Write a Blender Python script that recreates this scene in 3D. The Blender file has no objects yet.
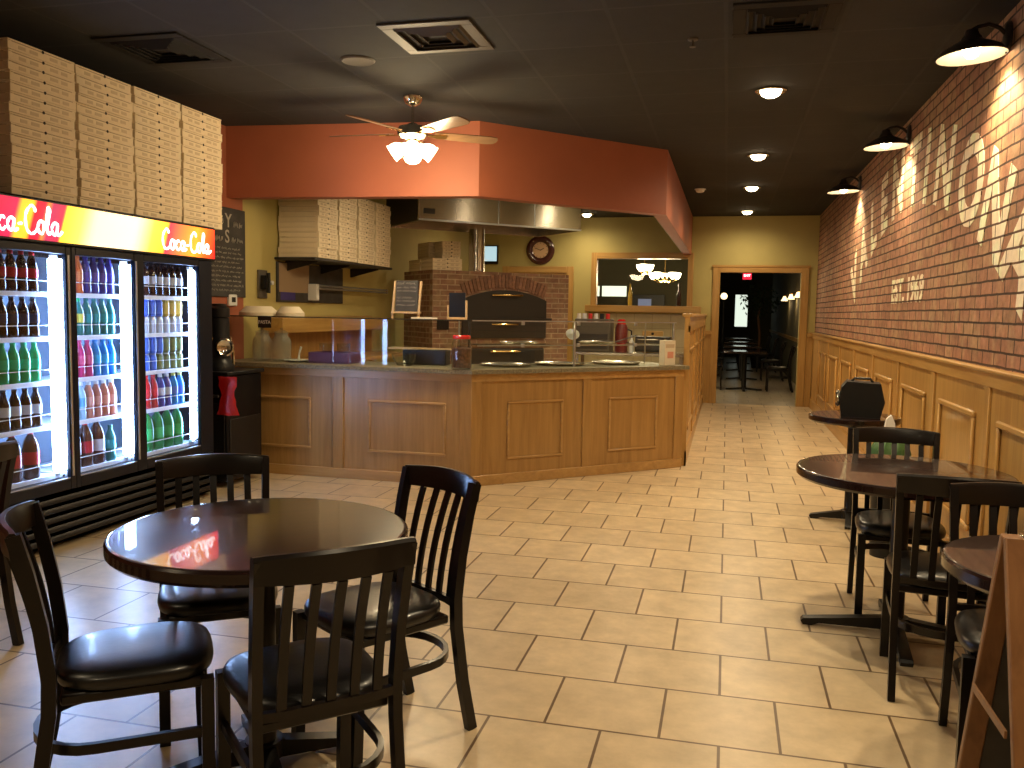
import bpy, bmesh, math, random
from math import sin, cos, pi, radians, atan2
from mathutils import Vector, Matrix
random.seed(7)
SC = bpy.context.scene
COL = SC.collection

# ------------------------------------------------------------------ materials
def new_mat(name):
    m = bpy.data.materials.new(name); m.use_nodes = True
    return m, m.node_tree, m.node_tree.nodes['Principled BSDF']

def N(nt, typ, **kw):
    n = nt.nodes.new(typ)
    for k, v in kw.items():
        if k.startswith('i_'):
            key = k[2:]
            n.inputs[int(key) if key.isdigit() else key.replace('_', ' ')].default_value = v
        else: setattr(n, k, v)
    return n

def plain(name, col, rough=.5, metal=0, spec=.5, coat=0, noise=0, nscale=20, bump=0):
    m, nt, p = new_mat(name)
    p.inputs['Base Color'].default_value = (*col, 1)
    p.inputs['Roughness'].default_value = rough
    p.inputs['Metallic'].default_value = metal
    p.inputs['Specular IOR Level'].default_value = spec
    p.inputs['Coat Weight'].default_value = coat
    p.inputs['Coat Roughness'].default_value = .06
    if noise or bump:
        g = N(nt, 'ShaderNodeTexCoord')
        t = N(nt, 'ShaderNodeTexNoise', i_Scale=nscale, i_Detail=4.0)
        nt.links.new(g.outputs['Object'], t.inputs['Vector'])
        if noise:
            r = N(nt, 'ShaderNodeValToRGB')
            r.color_ramp.elements[0].position = .3; r.color_ramp.elements[1].position = .7
            r.color_ramp.elements[0].color = (*[c * (1 - noise) for c in col], 1)
            r.color_ramp.elements[1].color = (*[min(1, c * (1 + noise)) for c in col], 1)
            nt.links.new(t.outputs['Fac'], r.inputs['Fac'])
            nt.links.new(r.outputs['Color'], p.inputs['Base Color'])
        if bump:
            b = N(nt, 'ShaderNodeBump', i_Strength=bump, i_Distance=.004)
            nt.links.new(t.outputs['Fac'], b.inputs['Height'])
            nt.links.new(b.outputs['Normal'], p.inputs['Normal'])
    return m

def emit(name, col, strength):
    m, nt, p = new_mat(name)
    p.inputs['Base Color'].default_value = (*col, 1)
    p.inputs['Emission Color'].default_value = (*col, 1)
    p.inputs['Emission Strength'].default_value = strength
    return m

def glass(name, tint=(1, 1, 1), refl=1.0, ior=1.5):
    m, nt, p = new_mat(name)
    nt.nodes.remove(p)
    out = nt.nodes['Material Output']
    tr = N(nt, 'ShaderNodeBsdfTransparent'); tr.inputs['Color'].default_value = (*tint, 1)
    gl = N(nt, 'ShaderNodeBsdfGlossy', i_Roughness=.02)
    fr = N(nt, 'ShaderNodeFresnel', i_IOR=ior)
    ml = N(nt, 'ShaderNodeMath', operation='MULTIPLY'); ml.inputs[1].default_value = refl
    mx = N(nt, 'ShaderNodeMixShader')
    gm = N(nt, 'ShaderNodeNewGeometry'); iv = N(nt, 'ShaderNodeMath', operation='SUBTRACT'); iv.inputs[0].default_value = 1
    m2 = N(nt, 'ShaderNodeMath', operation='MULTIPLY')
    nt.links.new(gm.outputs['Backfacing'], iv.inputs[1]); nt.links.new(iv.outputs[0], m2.inputs[1])
    nt.links.new(fr.outputs[0], ml.inputs[0]); nt.links.new(ml.outputs[0], m2.inputs[0]); nt.links.new(m2.outputs[0], mx.inputs[0])
    nt.links.new(tr.outputs[0], mx.inputs[1]); nt.links.new(gl.outputs[0], mx.inputs[2])
    nt.links.new(mx.outputs[0], out.inputs['Surface'])
    return m

def wood(name, c1, c2, rough=.35, axis='Z', scale=1.0, coat=.15):
    m, nt, p = new_mat(name)
    g = N(nt, 'ShaderNodeTexCoord'); mp = N(nt, 'ShaderNodeMapping')
    s = {'X': (.6, 9, 9), 'Y': (9, .6, 9), 'Z': (9, 9, .6)}[axis]
    mp.inputs['Scale'].default_value = tuple(scale * k for k in s)
    t = N(nt, 'ShaderNodeTexNoise', i_Scale=2.2, i_Detail=7.0, i_Roughness=.62, i_Distortion=.6)
    t2 = N(nt, 'ShaderNodeTexNoise', i_Scale=1.3, i_Detail=2.0)
    r = N(nt, 'ShaderNodeValToRGB')
    r.color_ramp.elements[0].position = .32; r.color_ramp.elements[1].position = .68
    r.color_ramp.elements[0].color = (*c1, 1); r.color_ramp.elements[1].color = (*c2, 1)
    nt.links.new(g.outputs['Object'], mp.inputs['Vector']); nt.links.new(mp.outputs[0], t.inputs['Vector'])
    nt.links.new(g.outputs['Object'], t2.inputs['Vector'])
    mx = N(nt, 'ShaderNodeMath', operation='MULTIPLY_ADD'); mx.inputs[1].default_value = .35; mx.inputs[2].default_value = -.175
    ad = N(nt, 'ShaderNodeMath', operation='ADD')
    nt.links.new(t2.outputs['Fac'], mx.inputs[0]); nt.links.new(mx.outputs[0], ad.inputs[0]); nt.links.new(t.outputs['Fac'], ad.inputs[1])
    nt.links.new(ad.outputs[0], r.inputs['Fac']); nt.links.new(r.outputs['Color'], p.inputs['Base Color'])
    p.inputs['Roughness'].default_value = rough
    p.inputs['Coat Weight'].default_value = coat; p.inputs['Coat Roughness'].default_value = .15
    return m

def bricks(name, c1, c2, mortar, axes, bw, bh, ms, bump=1.0, rough=.75, off=.5, shift=(0, 0), spread=.25, bdist=.006, smooth=.15):
    """running-bond pattern laid on two object axes"""
    m, nt, p = new_mat(name)
    g = N(nt, 'ShaderNodeTexCoord'); sp = N(nt, 'ShaderNodeSeparateXYZ'); cb = N(nt, 'ShaderNodeCombineXYZ')
    if bh >= .1: nt.links.new(g.outputs['Object'], sp.inputs[0])
    if bh < .1:      # hand-laid look: joints wander a little
        wv = N(nt, 'ShaderNodeTexNoise', i_Scale=5.0, i_Detail=3.0); vs = N(nt, 'ShaderNodeVectorMath', operation='SUBTRACT'); vs.inputs[1].default_value = (.5, .5, .5)
        vm = N(nt, 'ShaderNodeVectorMath', operation='SCALE'); vm.inputs['Scale'].default_value = .012 if bh > .07 else .007
        va = N(nt, 'ShaderNodeVectorMath', operation='ADD')
        nt.links.new(g.outputs['Object'], wv.inputs['Vector']); nt.links.new(wv.outputs['Color'], vs.inputs[0]); nt.links.new(vs.outputs[0], vm.inputs[0])
        nt.links.new(g.outputs['Object'], va.inputs[0]); nt.links.new(vm.outputs[0], va.inputs[1]); nt.links.new(va.outputs[0], sp.inputs[0])
    for k, a in enumerate(axes):
        ad = N(nt, 'ShaderNodeMath', operation='SUBTRACT'); ad.inputs[1].default_value = shift[k]
        nt.links.new(sp.outputs['XYZ'.index(a)], ad.inputs[0]); nt.links.new(ad.outputs[0], cb.inputs[k])
    wn = N(nt, 'ShaderNodeTexNoise', i_Scale=9.0, i_Detail=2.0)
    nt.links.new(g.outputs['Object'], wn.inputs['Vector'])
    b = N(nt, 'ShaderNodeTexBrick', offset=off, offset_frequency=2, squash=1.0, squash_frequency=2)
    b.inputs['Color1'].default_value = (*c1, 1); b.inputs['Color2'].default_value = (*c2, 1)
    b.inputs['Mortar'].default_value = (*mortar, 1)
    b.inputs['Scale'].default_value = 1.0; b.inputs['Mortar Size'].default_value = ms
    b.inputs['Mortar Smooth'].default_value = smooth; b.inputs['Bias'].default_value = 0.0
    b.inputs['Brick Width'].default_value = bw; b.inputs['Row Height'].default_value = bh
    nt.links.new(cb.outputs[0], b.inputs['Vector'])
    t = N(nt, 'ShaderNodeTexNoise', i_Scale=14.0 if bh < .2 else 7.0, i_Detail=6.0, i_Roughness=.65)
    nt.links.new(g.outputs['Object'], t.inputs['Vector'])
    mr = N(nt, 'ShaderNodeMapRange'); mr.inputs['From Min'].default_value = .3; mr.inputs['From Max'].default_value = .7
    mr.inputs['To Min'].default_value = 1 - spread; mr.inputs['To Max'].default_value = 1 + spread
    nt.links.new(t.outputs['Fac'], mr.inputs[0])
    mx = N(nt, 'ShaderNodeMix', data_type='RGBA', blend_type='MULTIPLY'); mx.inputs[0].default_value = 1
    if bh < .1:      # some bricks run to tan
        t3 = N(nt, 'ShaderNodeTexNoise', i_Scale=5.5, i_Detail=1.0); r3 = N(nt, 'ShaderNodeMapRange')
        r3.inputs['From Min'].default_value = .45; r3.inputs['From Max'].default_value = .65; r3.inputs['To Max'].default_value = .75
        tm = N(nt, 'ShaderNodeMix', data_type='RGBA'); tm.inputs[7].default_value = (c1[0] * .98, c1[1] * 1.28, c1[2] * 1.15, 1)
        mm = N(nt, 'ShaderNodeMath', operation='SUBTRACT'); mm.inputs[0].default_value = 1; mk = N(nt, 'ShaderNodeMath', operation='MULTIPLY')
        nt.links.new(g.outputs['Object'], t3.inputs['Vector']); nt.links.new(t3.outputs['Fac'], r3.inputs[0])
        nt.links.new(b.outputs['Fac'], mm.inputs[1]); nt.links.new(mm.outputs[0], mk.inputs[0]); nt.links.new(r3.outputs[0], mk.inputs[1])
        nt.links.new(mk.outputs[0], tm.inputs[0]); nt.links.new(b.outputs['Color'], tm.inputs[6]); nt.links.new(tm.outputs[2], mx.inputs[6])
    else: nt.links.new(b.outputs['Color'], mx.inputs[6])
    nt.links.new(b.outputs['Color'], mx.inputs[6]) if bh >= .1 else None; nt.links.new(mr.outputs[0], mx.inputs[7])
    nt.links.new(mx.outputs[2], p.inputs['Base Color'])
    p.inputs['Roughness'].default_value = rough
    if bump:
        iv = N(nt, 'ShaderNodeMath', operation='MULTIPLY_ADD'); iv.inputs[1].default_value = -1.0
        sc = N(nt, 'ShaderNodeMath', operation='MULTIPLY'); sc.inputs[1].default_value = .35
        nt.links.new(t.outputs['Fac'], sc.inputs[0])
        nt.links.new(b.outputs['Fac'], iv.inputs[0]); nt.links.new(sc.outputs[0], iv.inputs[2])
        bp = N(nt, 'ShaderNodeBump', i_Strength=bump, i_Distance=bdist)
        nt.links.new(iv.outputs[0], bp.inputs['Height']); nt.links.new(bp.outputs['Normal'], p.inputs['Normal'])
    return m

BR = dict(axes='YZ', bw=.21, bh=.0745, ms=.0065, shift=(.03, .012))
MT = {}
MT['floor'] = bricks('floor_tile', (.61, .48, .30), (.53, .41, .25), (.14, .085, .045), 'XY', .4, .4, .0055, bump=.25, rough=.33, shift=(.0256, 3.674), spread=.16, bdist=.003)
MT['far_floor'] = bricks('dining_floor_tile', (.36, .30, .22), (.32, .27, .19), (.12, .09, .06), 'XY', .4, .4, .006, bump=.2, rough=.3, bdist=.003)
MT['brick'] = bricks('wall_brick', (.40, .195, .115), (.27, .125, .072), (.05, .022, .012), **BR, spread=.3, bump=1.0, bdist=.012)
MT['brick_paint'] = bricks('painted_brick', (.86, .74, .56), (.78, .65, .47), (.10, .05, .03), **BR, spread=.12, bump=1.0, bdist=.012)
MT['oven_brick'] = bricks('oven_brick', (.30, .155, .095), (.20, .10, .06), (.40, .29, .19), 'XZ', .205, .068, .007, bump=.6, spread=.25)
MT['oven_brick_side'] = bricks('oven_brick_side', (.30, .155, .095), (.20, .10, .06), (.40, .29, .19), 'YZ', .205, .068, .007, bump=.6, spread=.25)
MT['arch_brick'] = plain('arch_brick', (.25, .125, .075), .75, noise=.25, nscale=30)
MT['arch_brick_dark'] = plain('arch_brick_dark', (.18, .09, .055), .75, noise=.25, nscale=30)
MT['tile'] = bricks('tan_wall_tile', (.50, .42, .25), (.46, .38, .22), (.36, .29, .17), 'XZ', .3, .3, .006, off=0, bump=.2, rough=.4, spread=.08)
MT['ceiling'] = bricks('ceiling_tile', (.021, .020, .018), (.019, .018, .016), (.030, .028, .025), 'XY', .61, .61, .012, off=0, bump=.3, rough=.9, shift=(.24 - .305, 4.93 - .305), spread=.12)
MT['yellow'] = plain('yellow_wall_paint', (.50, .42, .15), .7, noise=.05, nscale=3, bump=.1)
MT['orange'] = plain('orange_wall_paint', (.36, .106, .05), .6, noise=.05, nscale=3, bump=.1)
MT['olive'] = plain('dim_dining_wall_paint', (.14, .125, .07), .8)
MT['header_back'] = plain('header_unseen_skin', (.22, .19, .10), .7)
MT['cream'] = plain('front_wall_paint', (.45, .36, .2), .8)
MT['oak'] = wood('honey_oak', (.41, .22, .058), (.57, .34, .105), axis='Z')
MT['oak_y'] = wood('honey_oak_long', (.41, .22, .058), (.57, .34, .105), axis='Y')
MT['oak_x'] = wood('honey_oak_cross', (.41, .22, .058), (.57, .34, .105), axis='X')
MT['counter_wood'] = wood('counter_oak', (.34, .185, .058), (.47, .275, .092), axis='Z')
MT['counter_trim'] = wood('counter_oak_trim', (.40, .225, .075), (.54, .325, .115), axis='X')
MT['stone'] = plain('speckled_countertop', (.22, .19, .12), .5, spec=.25, noise=.5, nscale=90)
MT['table'] = wood('mahogany_laminate', (.009, .0035, .003), (.026, .009, .006), rough=.3, axis='X', scale=1.2, coat=1.0)
for n_ in MT['table'].node_tree.nodes:
    if n_.type == 'BSDF_PRINCIPLED': n_.inputs['Coat Roughness'].default_value = .02; n_.inputs['Specular IOR Level'].default_value = .2
MT['table_edge'] = plain('dark_table_edge', (.014, .005, .004), .22, spec=.3, coat=.4)
MT['black'] = plain('black_powder_coat', (.008, .007, .006), .38, spec=.35)
MT['chair'] = plain('espresso_frame', (.007, .0045, .0035), .3, spec=.3, coat=.12)
MT['vinyl'] = plain('black_vinyl', (.008, .0075, .0075), .34, spec=.5, coat=.1, noise=.1, nscale=60, bump=.08)
MT['plastic'] = plain('black_plastic', (.009, .009, .010), .4, spec=.35)
MT['cooler_black'] = plain('cooler_black', (.005, .0045, .006), .42, spec=.25)
MT['louver'] = plain('cooler_louver_grey', (.014, .012, .012), .45, spec=.35)
MT['navy'] = plain('dark_door_frame', (.005, .008, .018), .3, spec=.35)
MT['alu'] = plain('brushed_aluminium', (.55, .58, .62), .3, metal=.8)
MT['white'] = plain('white_plastic', (.8, .8, .78), .4)
MT['liner'] = plain('cooler_liner', (.16, .21, .27), .6)
MT['shelf_wire'] = plain('white_shelf', (.8, .85, .9), .4)
MT['steel'] = plain('stainless_steel', (.52, .49, .44), .26, metal=1, noise=.06, nscale=6)
for n_ in MT['steel'].node_tree.nodes:
    if n_.type == 'BSDF_PRINCIPLED': n_.inputs['Anisotropic'].default_value = .85; n_.inputs['Anisotropic Rotation'].default_value = .25
MT['chrome'] = plain('polished_nickel', (.7, .66, .58), .15, metal=1)
MT['brass'] = plain('brass', (.8, .55, .22), .2, metal=1)
MT['card'] = plain('white_cardboard', (.78, .66, .46), .75, noise=.04, nscale=12)
MT['card_shade'] = plain('kraft_edge', (.36, .26, .16), .8)
MT['print'] = plain('box_print', (.60, .48, .32), .8)
MT['dark'] = plain('dark_gap', (.02, .015, .01), .9)
MT['iron'] = plain('cast_iron', (.022, .020, .018), .45)
MT['slate'] = plain('chalkboard_slate', (.05, .046, .042), .7, noise=.3, nscale=8)
MT['chalk'] = plain('chalk', (.45, .42, .36), .9)
MT['pine'] = wood('pale_pine', (.55, .36, .16), (.68, .48, .25), axis='Z', rough=.5)
MT['board_wood'] = wood('sign_pine', (.17, .075, .028), (.27, .13, .05), axis='Z', rough=.5)
MT['paper'] = plain('paper_plate', (.8, .72, .55), .7)
MT['pan'] = plain('pizza_pan', (.75, .7, .6), .25, metal=.9)
MT['red_cloth'] = plain('red_plastic_bag', (.62, .03, .02), .35, coat=.2)
MT['maroon'] = plain('maroon_flask', (.16, .02, .02), .3, coat=.3)
MT['purple'] = plain('purple_tray', (.14, .05, .12), .5)
MT['pepper'] = plain('chilli_flakes', (.12, .06, .035), .8, noise=.6, nscale=60, bump=.5)
MT['green'] = plain('green_bag', (.05, .13, .04), .5)
MT['fan_blade'] = wood('fan_blade_wood', (.15, .08, .04), (.24, .14, .07), axis='X', rough=.3)
MT['clock_face'] = plain('clock_face', (.72, .47, .26), .5)
MT['clock_rim'] = plain('clock_rim', (.07, .02, .015), .2, coat=.5)
MT['leaf'] = plain('dark_foliage', (.03, .05, .02), .6)
MT['glass'] = glass('clear_glass', (.97, .985, .97))
MT['guard'] = glass('guard_glass', (.95, .97, .95), 1.0)
MT['jar_glass'] = glass('jar_glass', (.955, .96, .94), 2.2)
MT['lamp_white'] = plain('white_enamel', (.85, .8, .7), .35)
MT['lamp_black'] = plain('black_enamel', (.03, .022, .018), .35, coat=.2)
MT['bulb'] = emit('warm_bulb', (1, .80, .50), 26)
MT['can_bulb'] = emit('can_bulb', (1, .78, .48), 22)
MT['globe'] = emit('frosted_globe', (1, .82, .52), 14)
MT['far_globe'] = emit('chandelier_globe', (1, .82, .5), 16)
MT['sconce'] = emit('sconce_glow', (1, .74, .38), 2.6)
MT['led'] = emit('cooler_tube', (.36, .54, 1.0), 48)
MT['exit'] = emit('exit_red', (1, .02, .06), 1.1)
MT['daylight'] = emit('bright_window', (.85, .95, .80), 1.0)
MT['screen'] = emit('lit_screen', (.5, .75, .85), .8)
MT['screen_dim'] = emit('dim_screen', (.25, .3, .5), .35)
MT['sign_white'] = emit('sign_letters', (1, .93, .95), 2.2)

def milky(name, col, mix):
    m = plain(name, col, .25); nt = m.node_tree; p = nt.nodes['Principled BSDF']
    tr = N(nt, 'ShaderNodeBsdfTransparent'); mx = N(nt, 'ShaderNodeMixShader'); mx.inputs[0].default_value = mix
    nt.links.new(tr.outputs[0], mx.inputs[1]); nt.links.new(p.outputs[0], mx.inputs[2]); nt.links.new(mx.outputs[0], nt.nodes['Material Output'].inputs['Surface'])
    return m
MT['milky'] = milky('cloudy_plastic', (.62, .60, .52), .2)

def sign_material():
    m, nt, p = new_mat('lit_sign_art_and_glow')
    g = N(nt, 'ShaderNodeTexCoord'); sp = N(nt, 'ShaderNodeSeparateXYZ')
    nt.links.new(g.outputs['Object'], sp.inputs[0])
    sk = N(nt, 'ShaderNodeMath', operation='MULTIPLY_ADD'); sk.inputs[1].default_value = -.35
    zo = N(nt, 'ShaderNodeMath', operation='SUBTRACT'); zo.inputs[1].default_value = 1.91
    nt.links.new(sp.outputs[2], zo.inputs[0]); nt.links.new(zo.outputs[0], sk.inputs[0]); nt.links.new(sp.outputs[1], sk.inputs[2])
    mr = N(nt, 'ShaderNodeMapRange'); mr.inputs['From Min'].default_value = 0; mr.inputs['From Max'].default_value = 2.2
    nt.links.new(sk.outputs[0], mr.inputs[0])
    r = N(nt, 'ShaderNodeValToRGB'); e = r.color_ramp  # sign artwork plus its overexposed yellow-white glow, painted into the ramp
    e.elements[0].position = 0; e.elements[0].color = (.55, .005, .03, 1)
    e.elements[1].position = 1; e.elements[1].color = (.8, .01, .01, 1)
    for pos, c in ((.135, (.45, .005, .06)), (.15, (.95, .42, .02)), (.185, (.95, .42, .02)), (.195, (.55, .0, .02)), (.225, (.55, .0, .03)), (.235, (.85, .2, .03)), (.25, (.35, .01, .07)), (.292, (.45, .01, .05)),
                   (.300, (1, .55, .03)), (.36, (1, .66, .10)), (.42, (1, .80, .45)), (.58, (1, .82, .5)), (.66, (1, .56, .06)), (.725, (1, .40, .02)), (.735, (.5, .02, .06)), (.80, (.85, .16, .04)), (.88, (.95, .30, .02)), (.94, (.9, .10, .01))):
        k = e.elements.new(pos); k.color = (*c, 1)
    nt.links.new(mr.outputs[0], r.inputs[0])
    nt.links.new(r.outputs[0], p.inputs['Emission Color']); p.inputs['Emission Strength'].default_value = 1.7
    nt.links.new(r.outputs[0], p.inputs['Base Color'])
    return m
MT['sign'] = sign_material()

# ------------------------------------------------------------------ mesh helpers
def b_box(sx, sy, sz, bev=0, seg=1):
    b = bmesh.new(); bmesh.ops.create_cube(b, size=1, matrix=Matrix.Diagonal((sx, sy, sz, 1)))
    if bev: bmesh.ops.bevel(b, geom=list(b.edges), offset=bev, segments=seg, affect='EDGES', profile=.5)
    return b
def b_lathe(prof, n=24):
    b = bmesh.new(); rings = []
    for r, z in prof:
        if r < 1e-6: rings.append([b.verts.new((0, 0, z))])
        else: rings.append([b.verts.new((r * cos(2 * pi * i / n), r * sin(2 * pi * i / n), z)) for i in range(n)])
    for a, c in zip(rings, rings[1:]):
        for i in range(n):
            j = (i + 1) % n
            if len(a) == 1 and len(c) == 1: continue
            if len(a) == 1: b.faces.new((a[0], c[j], c[i]))
            elif len(c) == 1: b.faces.new((a[i], a[j], c[0]))
            else: b.faces.new((a[i], a[j], c[j], c[i]))
    bmesh.ops.recalc_face_normals(b, faces=list(b.faces))
    return b
def b_cyl(r, h, n=16, r2=None, z0=0):
    r2 = r if r2 is None else r2
    return b_lathe([(0, z0), (r, z0), (r2, z0 + h), (0, z0 + h)], n)
def b_tube(path, r, n=8, closed=False, flat=None):
    """tube along points; flat=(w,h) gives a rectangular bar"""
    b = bmesh.new(); P = [Vector(p) for p in path]; L = len(P); rings = []; ref = None
    for i, p in enumerate(P):
        a = P[(i - 1) % L] if (closed or i > 0) else p
        c = P[(i + 1) % L] if (closed or i < L - 1) else p
        t = (c - a).normalized()
        if ref is None:
            ref = Vector((0, 0, 1)) if abs(t.z) < .9 else Vector((0, 1, 0))
        u = t.cross(ref).normalized(); v = u.cross(t).normalized()
        ref = v
        rr = r[i] if isinstance(r, (list, tuple)) else r
        if flat:
            w, h = flat[0] / 2, flat[1] / 2
            rings.append([b.verts.new(p + u * x + v * y) for x, y in ((-w, -h), (w, -h), (w, h), (-w, h))])
        else:
            rings.append([b.verts.new(p + (u * cos(2 * pi * k / n) + v * sin(2 * pi * k / n)) * rr) for k in range(n)])
    m = len(rings[0])
    for i in range(L if closed else L - 1):
        a, c = rings[i], rings[(i + 1) % L]
        for k in range(m): b.faces.new((a[k], a[(k + 1) % m], c[(k + 1) % m], c[k]))
    if not closed:
        b.faces.new(rings[0][::-1]); b.faces.new(rings[-1])
    bmesh.ops.recalc_face_normals(b, faces=list(b.faces))
    return b
def b_prism(poly, h, z0=0):
    b = bmesh.new()
    lo = [b.verts.new((x, y, z0)) for x, y in poly]; hi = [b.verts.new((x, y, z0 + h)) for x, y in poly]
    n = len(poly)
    b.faces.new(lo[::-1]); b.faces.new(hi)
    for i in range(n): b.faces.new((lo[i], lo[(i + 1) % n], hi[(i + 1) % n], hi[i]))
    bmesh.ops.recalc_face_normals(b, faces=list(b.faces))
    return b
def b_sphere(r, sz=1, n=16):
    b = bmesh.new(); bmesh.ops.create_uvsphere(b, u_segments=n, v_segments=max(6, n // 2), radius=r, matrix=Matrix.Diagonal((1, 1, sz, 1)))
    return b
T = Matrix.Translation
def R(a, ax='Z'): return Matrix.Rotation(a, 4, ax)

class MB:
    def __init__(s): s.bm = bmesh.new(); s.mats = []
    def add(s, b, mat, M=None):
        if mat not in s.mats: s.mats.append(mat)
        k = s.mats.index(mat)
        if M is not None: b.transform(M)
        for f in b.faces: f.material_index = k
        me = bpy.data.meshes.new('t'); b.to_mesh(me); b.free()
        s.bm.from_mesh(me); bpy.data.meshes.remove(me)
        return s
    def box(s, x0, x1, y0, y1, z0, z1, mat, bev=0, seg=1, M=None):
        m = T(((x0 + x1) / 2, (y0 + y1) / 2, (z0 + z1) / 2))
        return s.add(b_box(x1 - x0, y1 - y0, z1 - z0, bev, seg), mat, m if M is None else M @ m)
    def build(s, name, parent=None, loc=(0, 0, 0), rz=0, smooth=True, ang=38):
        me = bpy.data.meshes.new(name); s.bm.to_mesh(me); s.bm.free()
        for m in s.mats: me.materials.append(MT[m])
        if smooth:
            me.shade_smooth(); me.set_sharp_from_angle(angle=radians(ang))
        o = bpy.data.objects.new(name, me); COL.objects.link(o)
        o.location = loc; o.rotation_euler = (0, 0, rz)
        if parent: o.parent = parent
        return o

def tag(o, label, cat, group=None):
    o['label'] = label; o['category'] = cat
    if group: o['group'] = group
    return o
def thing(name, label, cat, loc=(0, 0, 0), rz=0, group=None):
    o = bpy.data.objects.new(name, None); COL.objects.link(o)
    o.location = loc; o.rotation_euler = (0, 0, rz)
    return tag(o, label, cat, group)
def struct(o): o['kind'] = 'structure'; return o
def dup(root, loc, rz, label):
    r = root.copy(); COL.objects.link(r); r.location = loc; r.rotation_euler = (0, 0, rz); r['label'] = label
    for ch in list(root.children):
        c = ch.copy(); COL.objects.link(c); c.parent = r
        for g in list(ch.children):
            d = g.copy(); COL.objects.link(d); d.parent = c
    return r
ORD = ['first', 'second', 'third', 'fourth', 'fifth', 'sixth', 'seventh', 'eighth', 'ninth', 'tenth', 'eleventh', 'twelfth', 'thirteenth', 'fourteenth', 'fifteenth', 'sixteenth', 'seventeenth', 'eighteenth']

def text_bm(s, size=1, bold=0.0, depth=.001, xs=1, align='CENTER'):
    c = bpy.data.curves.new('t', 'FONT'); c.body = s; c.size = size; c.offset = bold; c.extrude = depth / 2
    c.align_x = align; c.align_y = 'CENTER'; c.resolution_u = 4
    o = bpy.data.objects.new('t', c); COL.objects.link(o)
    me = bpy.data.meshes.new_from_object(o.evaluated_get(bpy.context.evaluated_depsgraph_get()))
    b = bmesh.new(); b.from_mesh(me)
    bpy.data.objects.remove(o); bpy.data.curves.remove(c); bpy.data.meshes.remove(me)
    b.transform(Matrix.Diagonal((xs, 1, 1, 1)))
    return b
# orientation: text/sign plane (x right, y up, z out) on walls
TO_PX = Matrix(((0, 0, 1, 0), (1, 0, 0, 0), (0, 1, 0, 0), (0, 0, 0, 1)))      # faces +x, reads along +y
TO_NX = Matrix(((0, 0, -1, 0), (-1, 0, 0, 0), (0, 1, 0, 0), (0, 0, 0, 1)))    # faces -x, reads along -y
TO_NY = Matrix(((1, 0, 0, 0), (0, 0, -1, 0), (0, 1, 0, 0), (0, 0, 0, 1)))     # faces -y, reads along +x
def scribble(mb, mat, x0, x1, y, h, M, rnd, r=.0022):
    """a line of illegible chalk handwriting"""
    x = x0
    while x < x1 - .02:
        w = min(rnd.uniform(.03, .085), x1 - x); pts = []; k = max(3, int(w / .009))
        for i in range(k + 1):
            pts.append((x + w * i / k, y + (h * rnd.uniform(.1, .5) * (1 if i % 2 else -1)), 0))
        mb.add(b_tube(pts, r, 4), mat, M); x += w + rnd.uniform(.012, .025)

# ------------------------------------------------------------------ camera
cam = bpy.data.cameras.new('camera'); co = bpy.data.objects.new('camera', cam); COL.objects.link(co)
cam.sensor_width = 36; cam.lens = 860 / 1024 * 36; cam.clip_start = .05
f = Vector((-.23972112, .96717146, -.0843395)).normalized()
r_ = Vector((1.12806548e-3, 2.81340130e-4, 1.99553e-5)).normalized()
u_ = r_.cross(f).normalized()
co.matrix_world = Matrix(((r_.x, u_.x, -f.x, 0), (r_.y, u_.y, -f.y, 0), (r_.z, u_.z, -f.z, 1.4473), (0, 0, 0, 1)))
SC.camera = co
SC.view_settings.view_transform = 'Standard'; SC.view_settings.look = 'None'
SC.view_settings.gamma = 1; SC.view_settings.use_curve_mapping = False; SC.view_settings.exposure = 0.0
w = bpy.data.worlds.new('room_dark'); SC.world = w; w.use_nodes = True
w.node_tree.nodes['Background'].inputs[0].default_value = (.9, .75, .5, 1)
w.node_tree.nodes['Background'].inputs[1].default_value = .02

# ------------------------------------------------------------------ room shell
XL, XR, YB, YF, ZC, YE = -4.35, 1.36, 14.45, -2.6, 3.03, 31.0
def quadbox(name, *a, **k):
    return struct(MB().box(*a, **k).build(name))
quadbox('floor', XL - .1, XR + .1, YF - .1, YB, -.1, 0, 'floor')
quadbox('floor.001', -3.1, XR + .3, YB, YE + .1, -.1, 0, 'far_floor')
quadbox('ceiling', XL - .1, XR + .3, YF - .1, YE + .1, ZC, ZC + .1, 'ceiling')
quadbox('wall_right', XR, XR + .12, YF - .1, YB, 0, ZC, 'brick')
mb = MB(); mb.box(XL - .12, XL, YF - .1, 7.16, 0, ZC, 'orange'); mb.box(XL - .12, XL, 7.16, YB + .12, 0, ZC, 'yellow')
struct(mb.build('wall_left'))
quadbox('wall_front', XL, XR, YF - .12, YF, 0, ZC, 'cream')
mb = MB()     # back wall with doorway, serving window and kitchen doorway
Y0, Y1 = YB, YB + .14
def bw(x0, x1, z0, z1): mb.box(x0, x1, Y0, Y1, z0, z1, 'yellow')
bw(XL, -2.15, 0, ZC); bw(-2.15, -.65, 0, 1.57); bw(-2.15, -.65, 2.36, ZC); bw(-.65, -.13, 0, ZC)
bw(-.13, 1.12, 2.13, ZC); bw(1.12, XR + .12, 0, ZC)
struct(mb.build('wall_back'))
# dim dining room behind the back wall
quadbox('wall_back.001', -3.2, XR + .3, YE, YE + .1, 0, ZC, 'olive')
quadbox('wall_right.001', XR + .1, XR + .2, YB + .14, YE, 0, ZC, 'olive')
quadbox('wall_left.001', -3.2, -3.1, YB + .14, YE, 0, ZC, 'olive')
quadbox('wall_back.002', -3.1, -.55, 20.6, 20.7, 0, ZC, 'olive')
mb = MB(); mb.box(XR + .07, XR + .1, YB + .14, YE, .9, .98, 'oak_y'); struct(mb.build('trim_7'))

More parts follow.
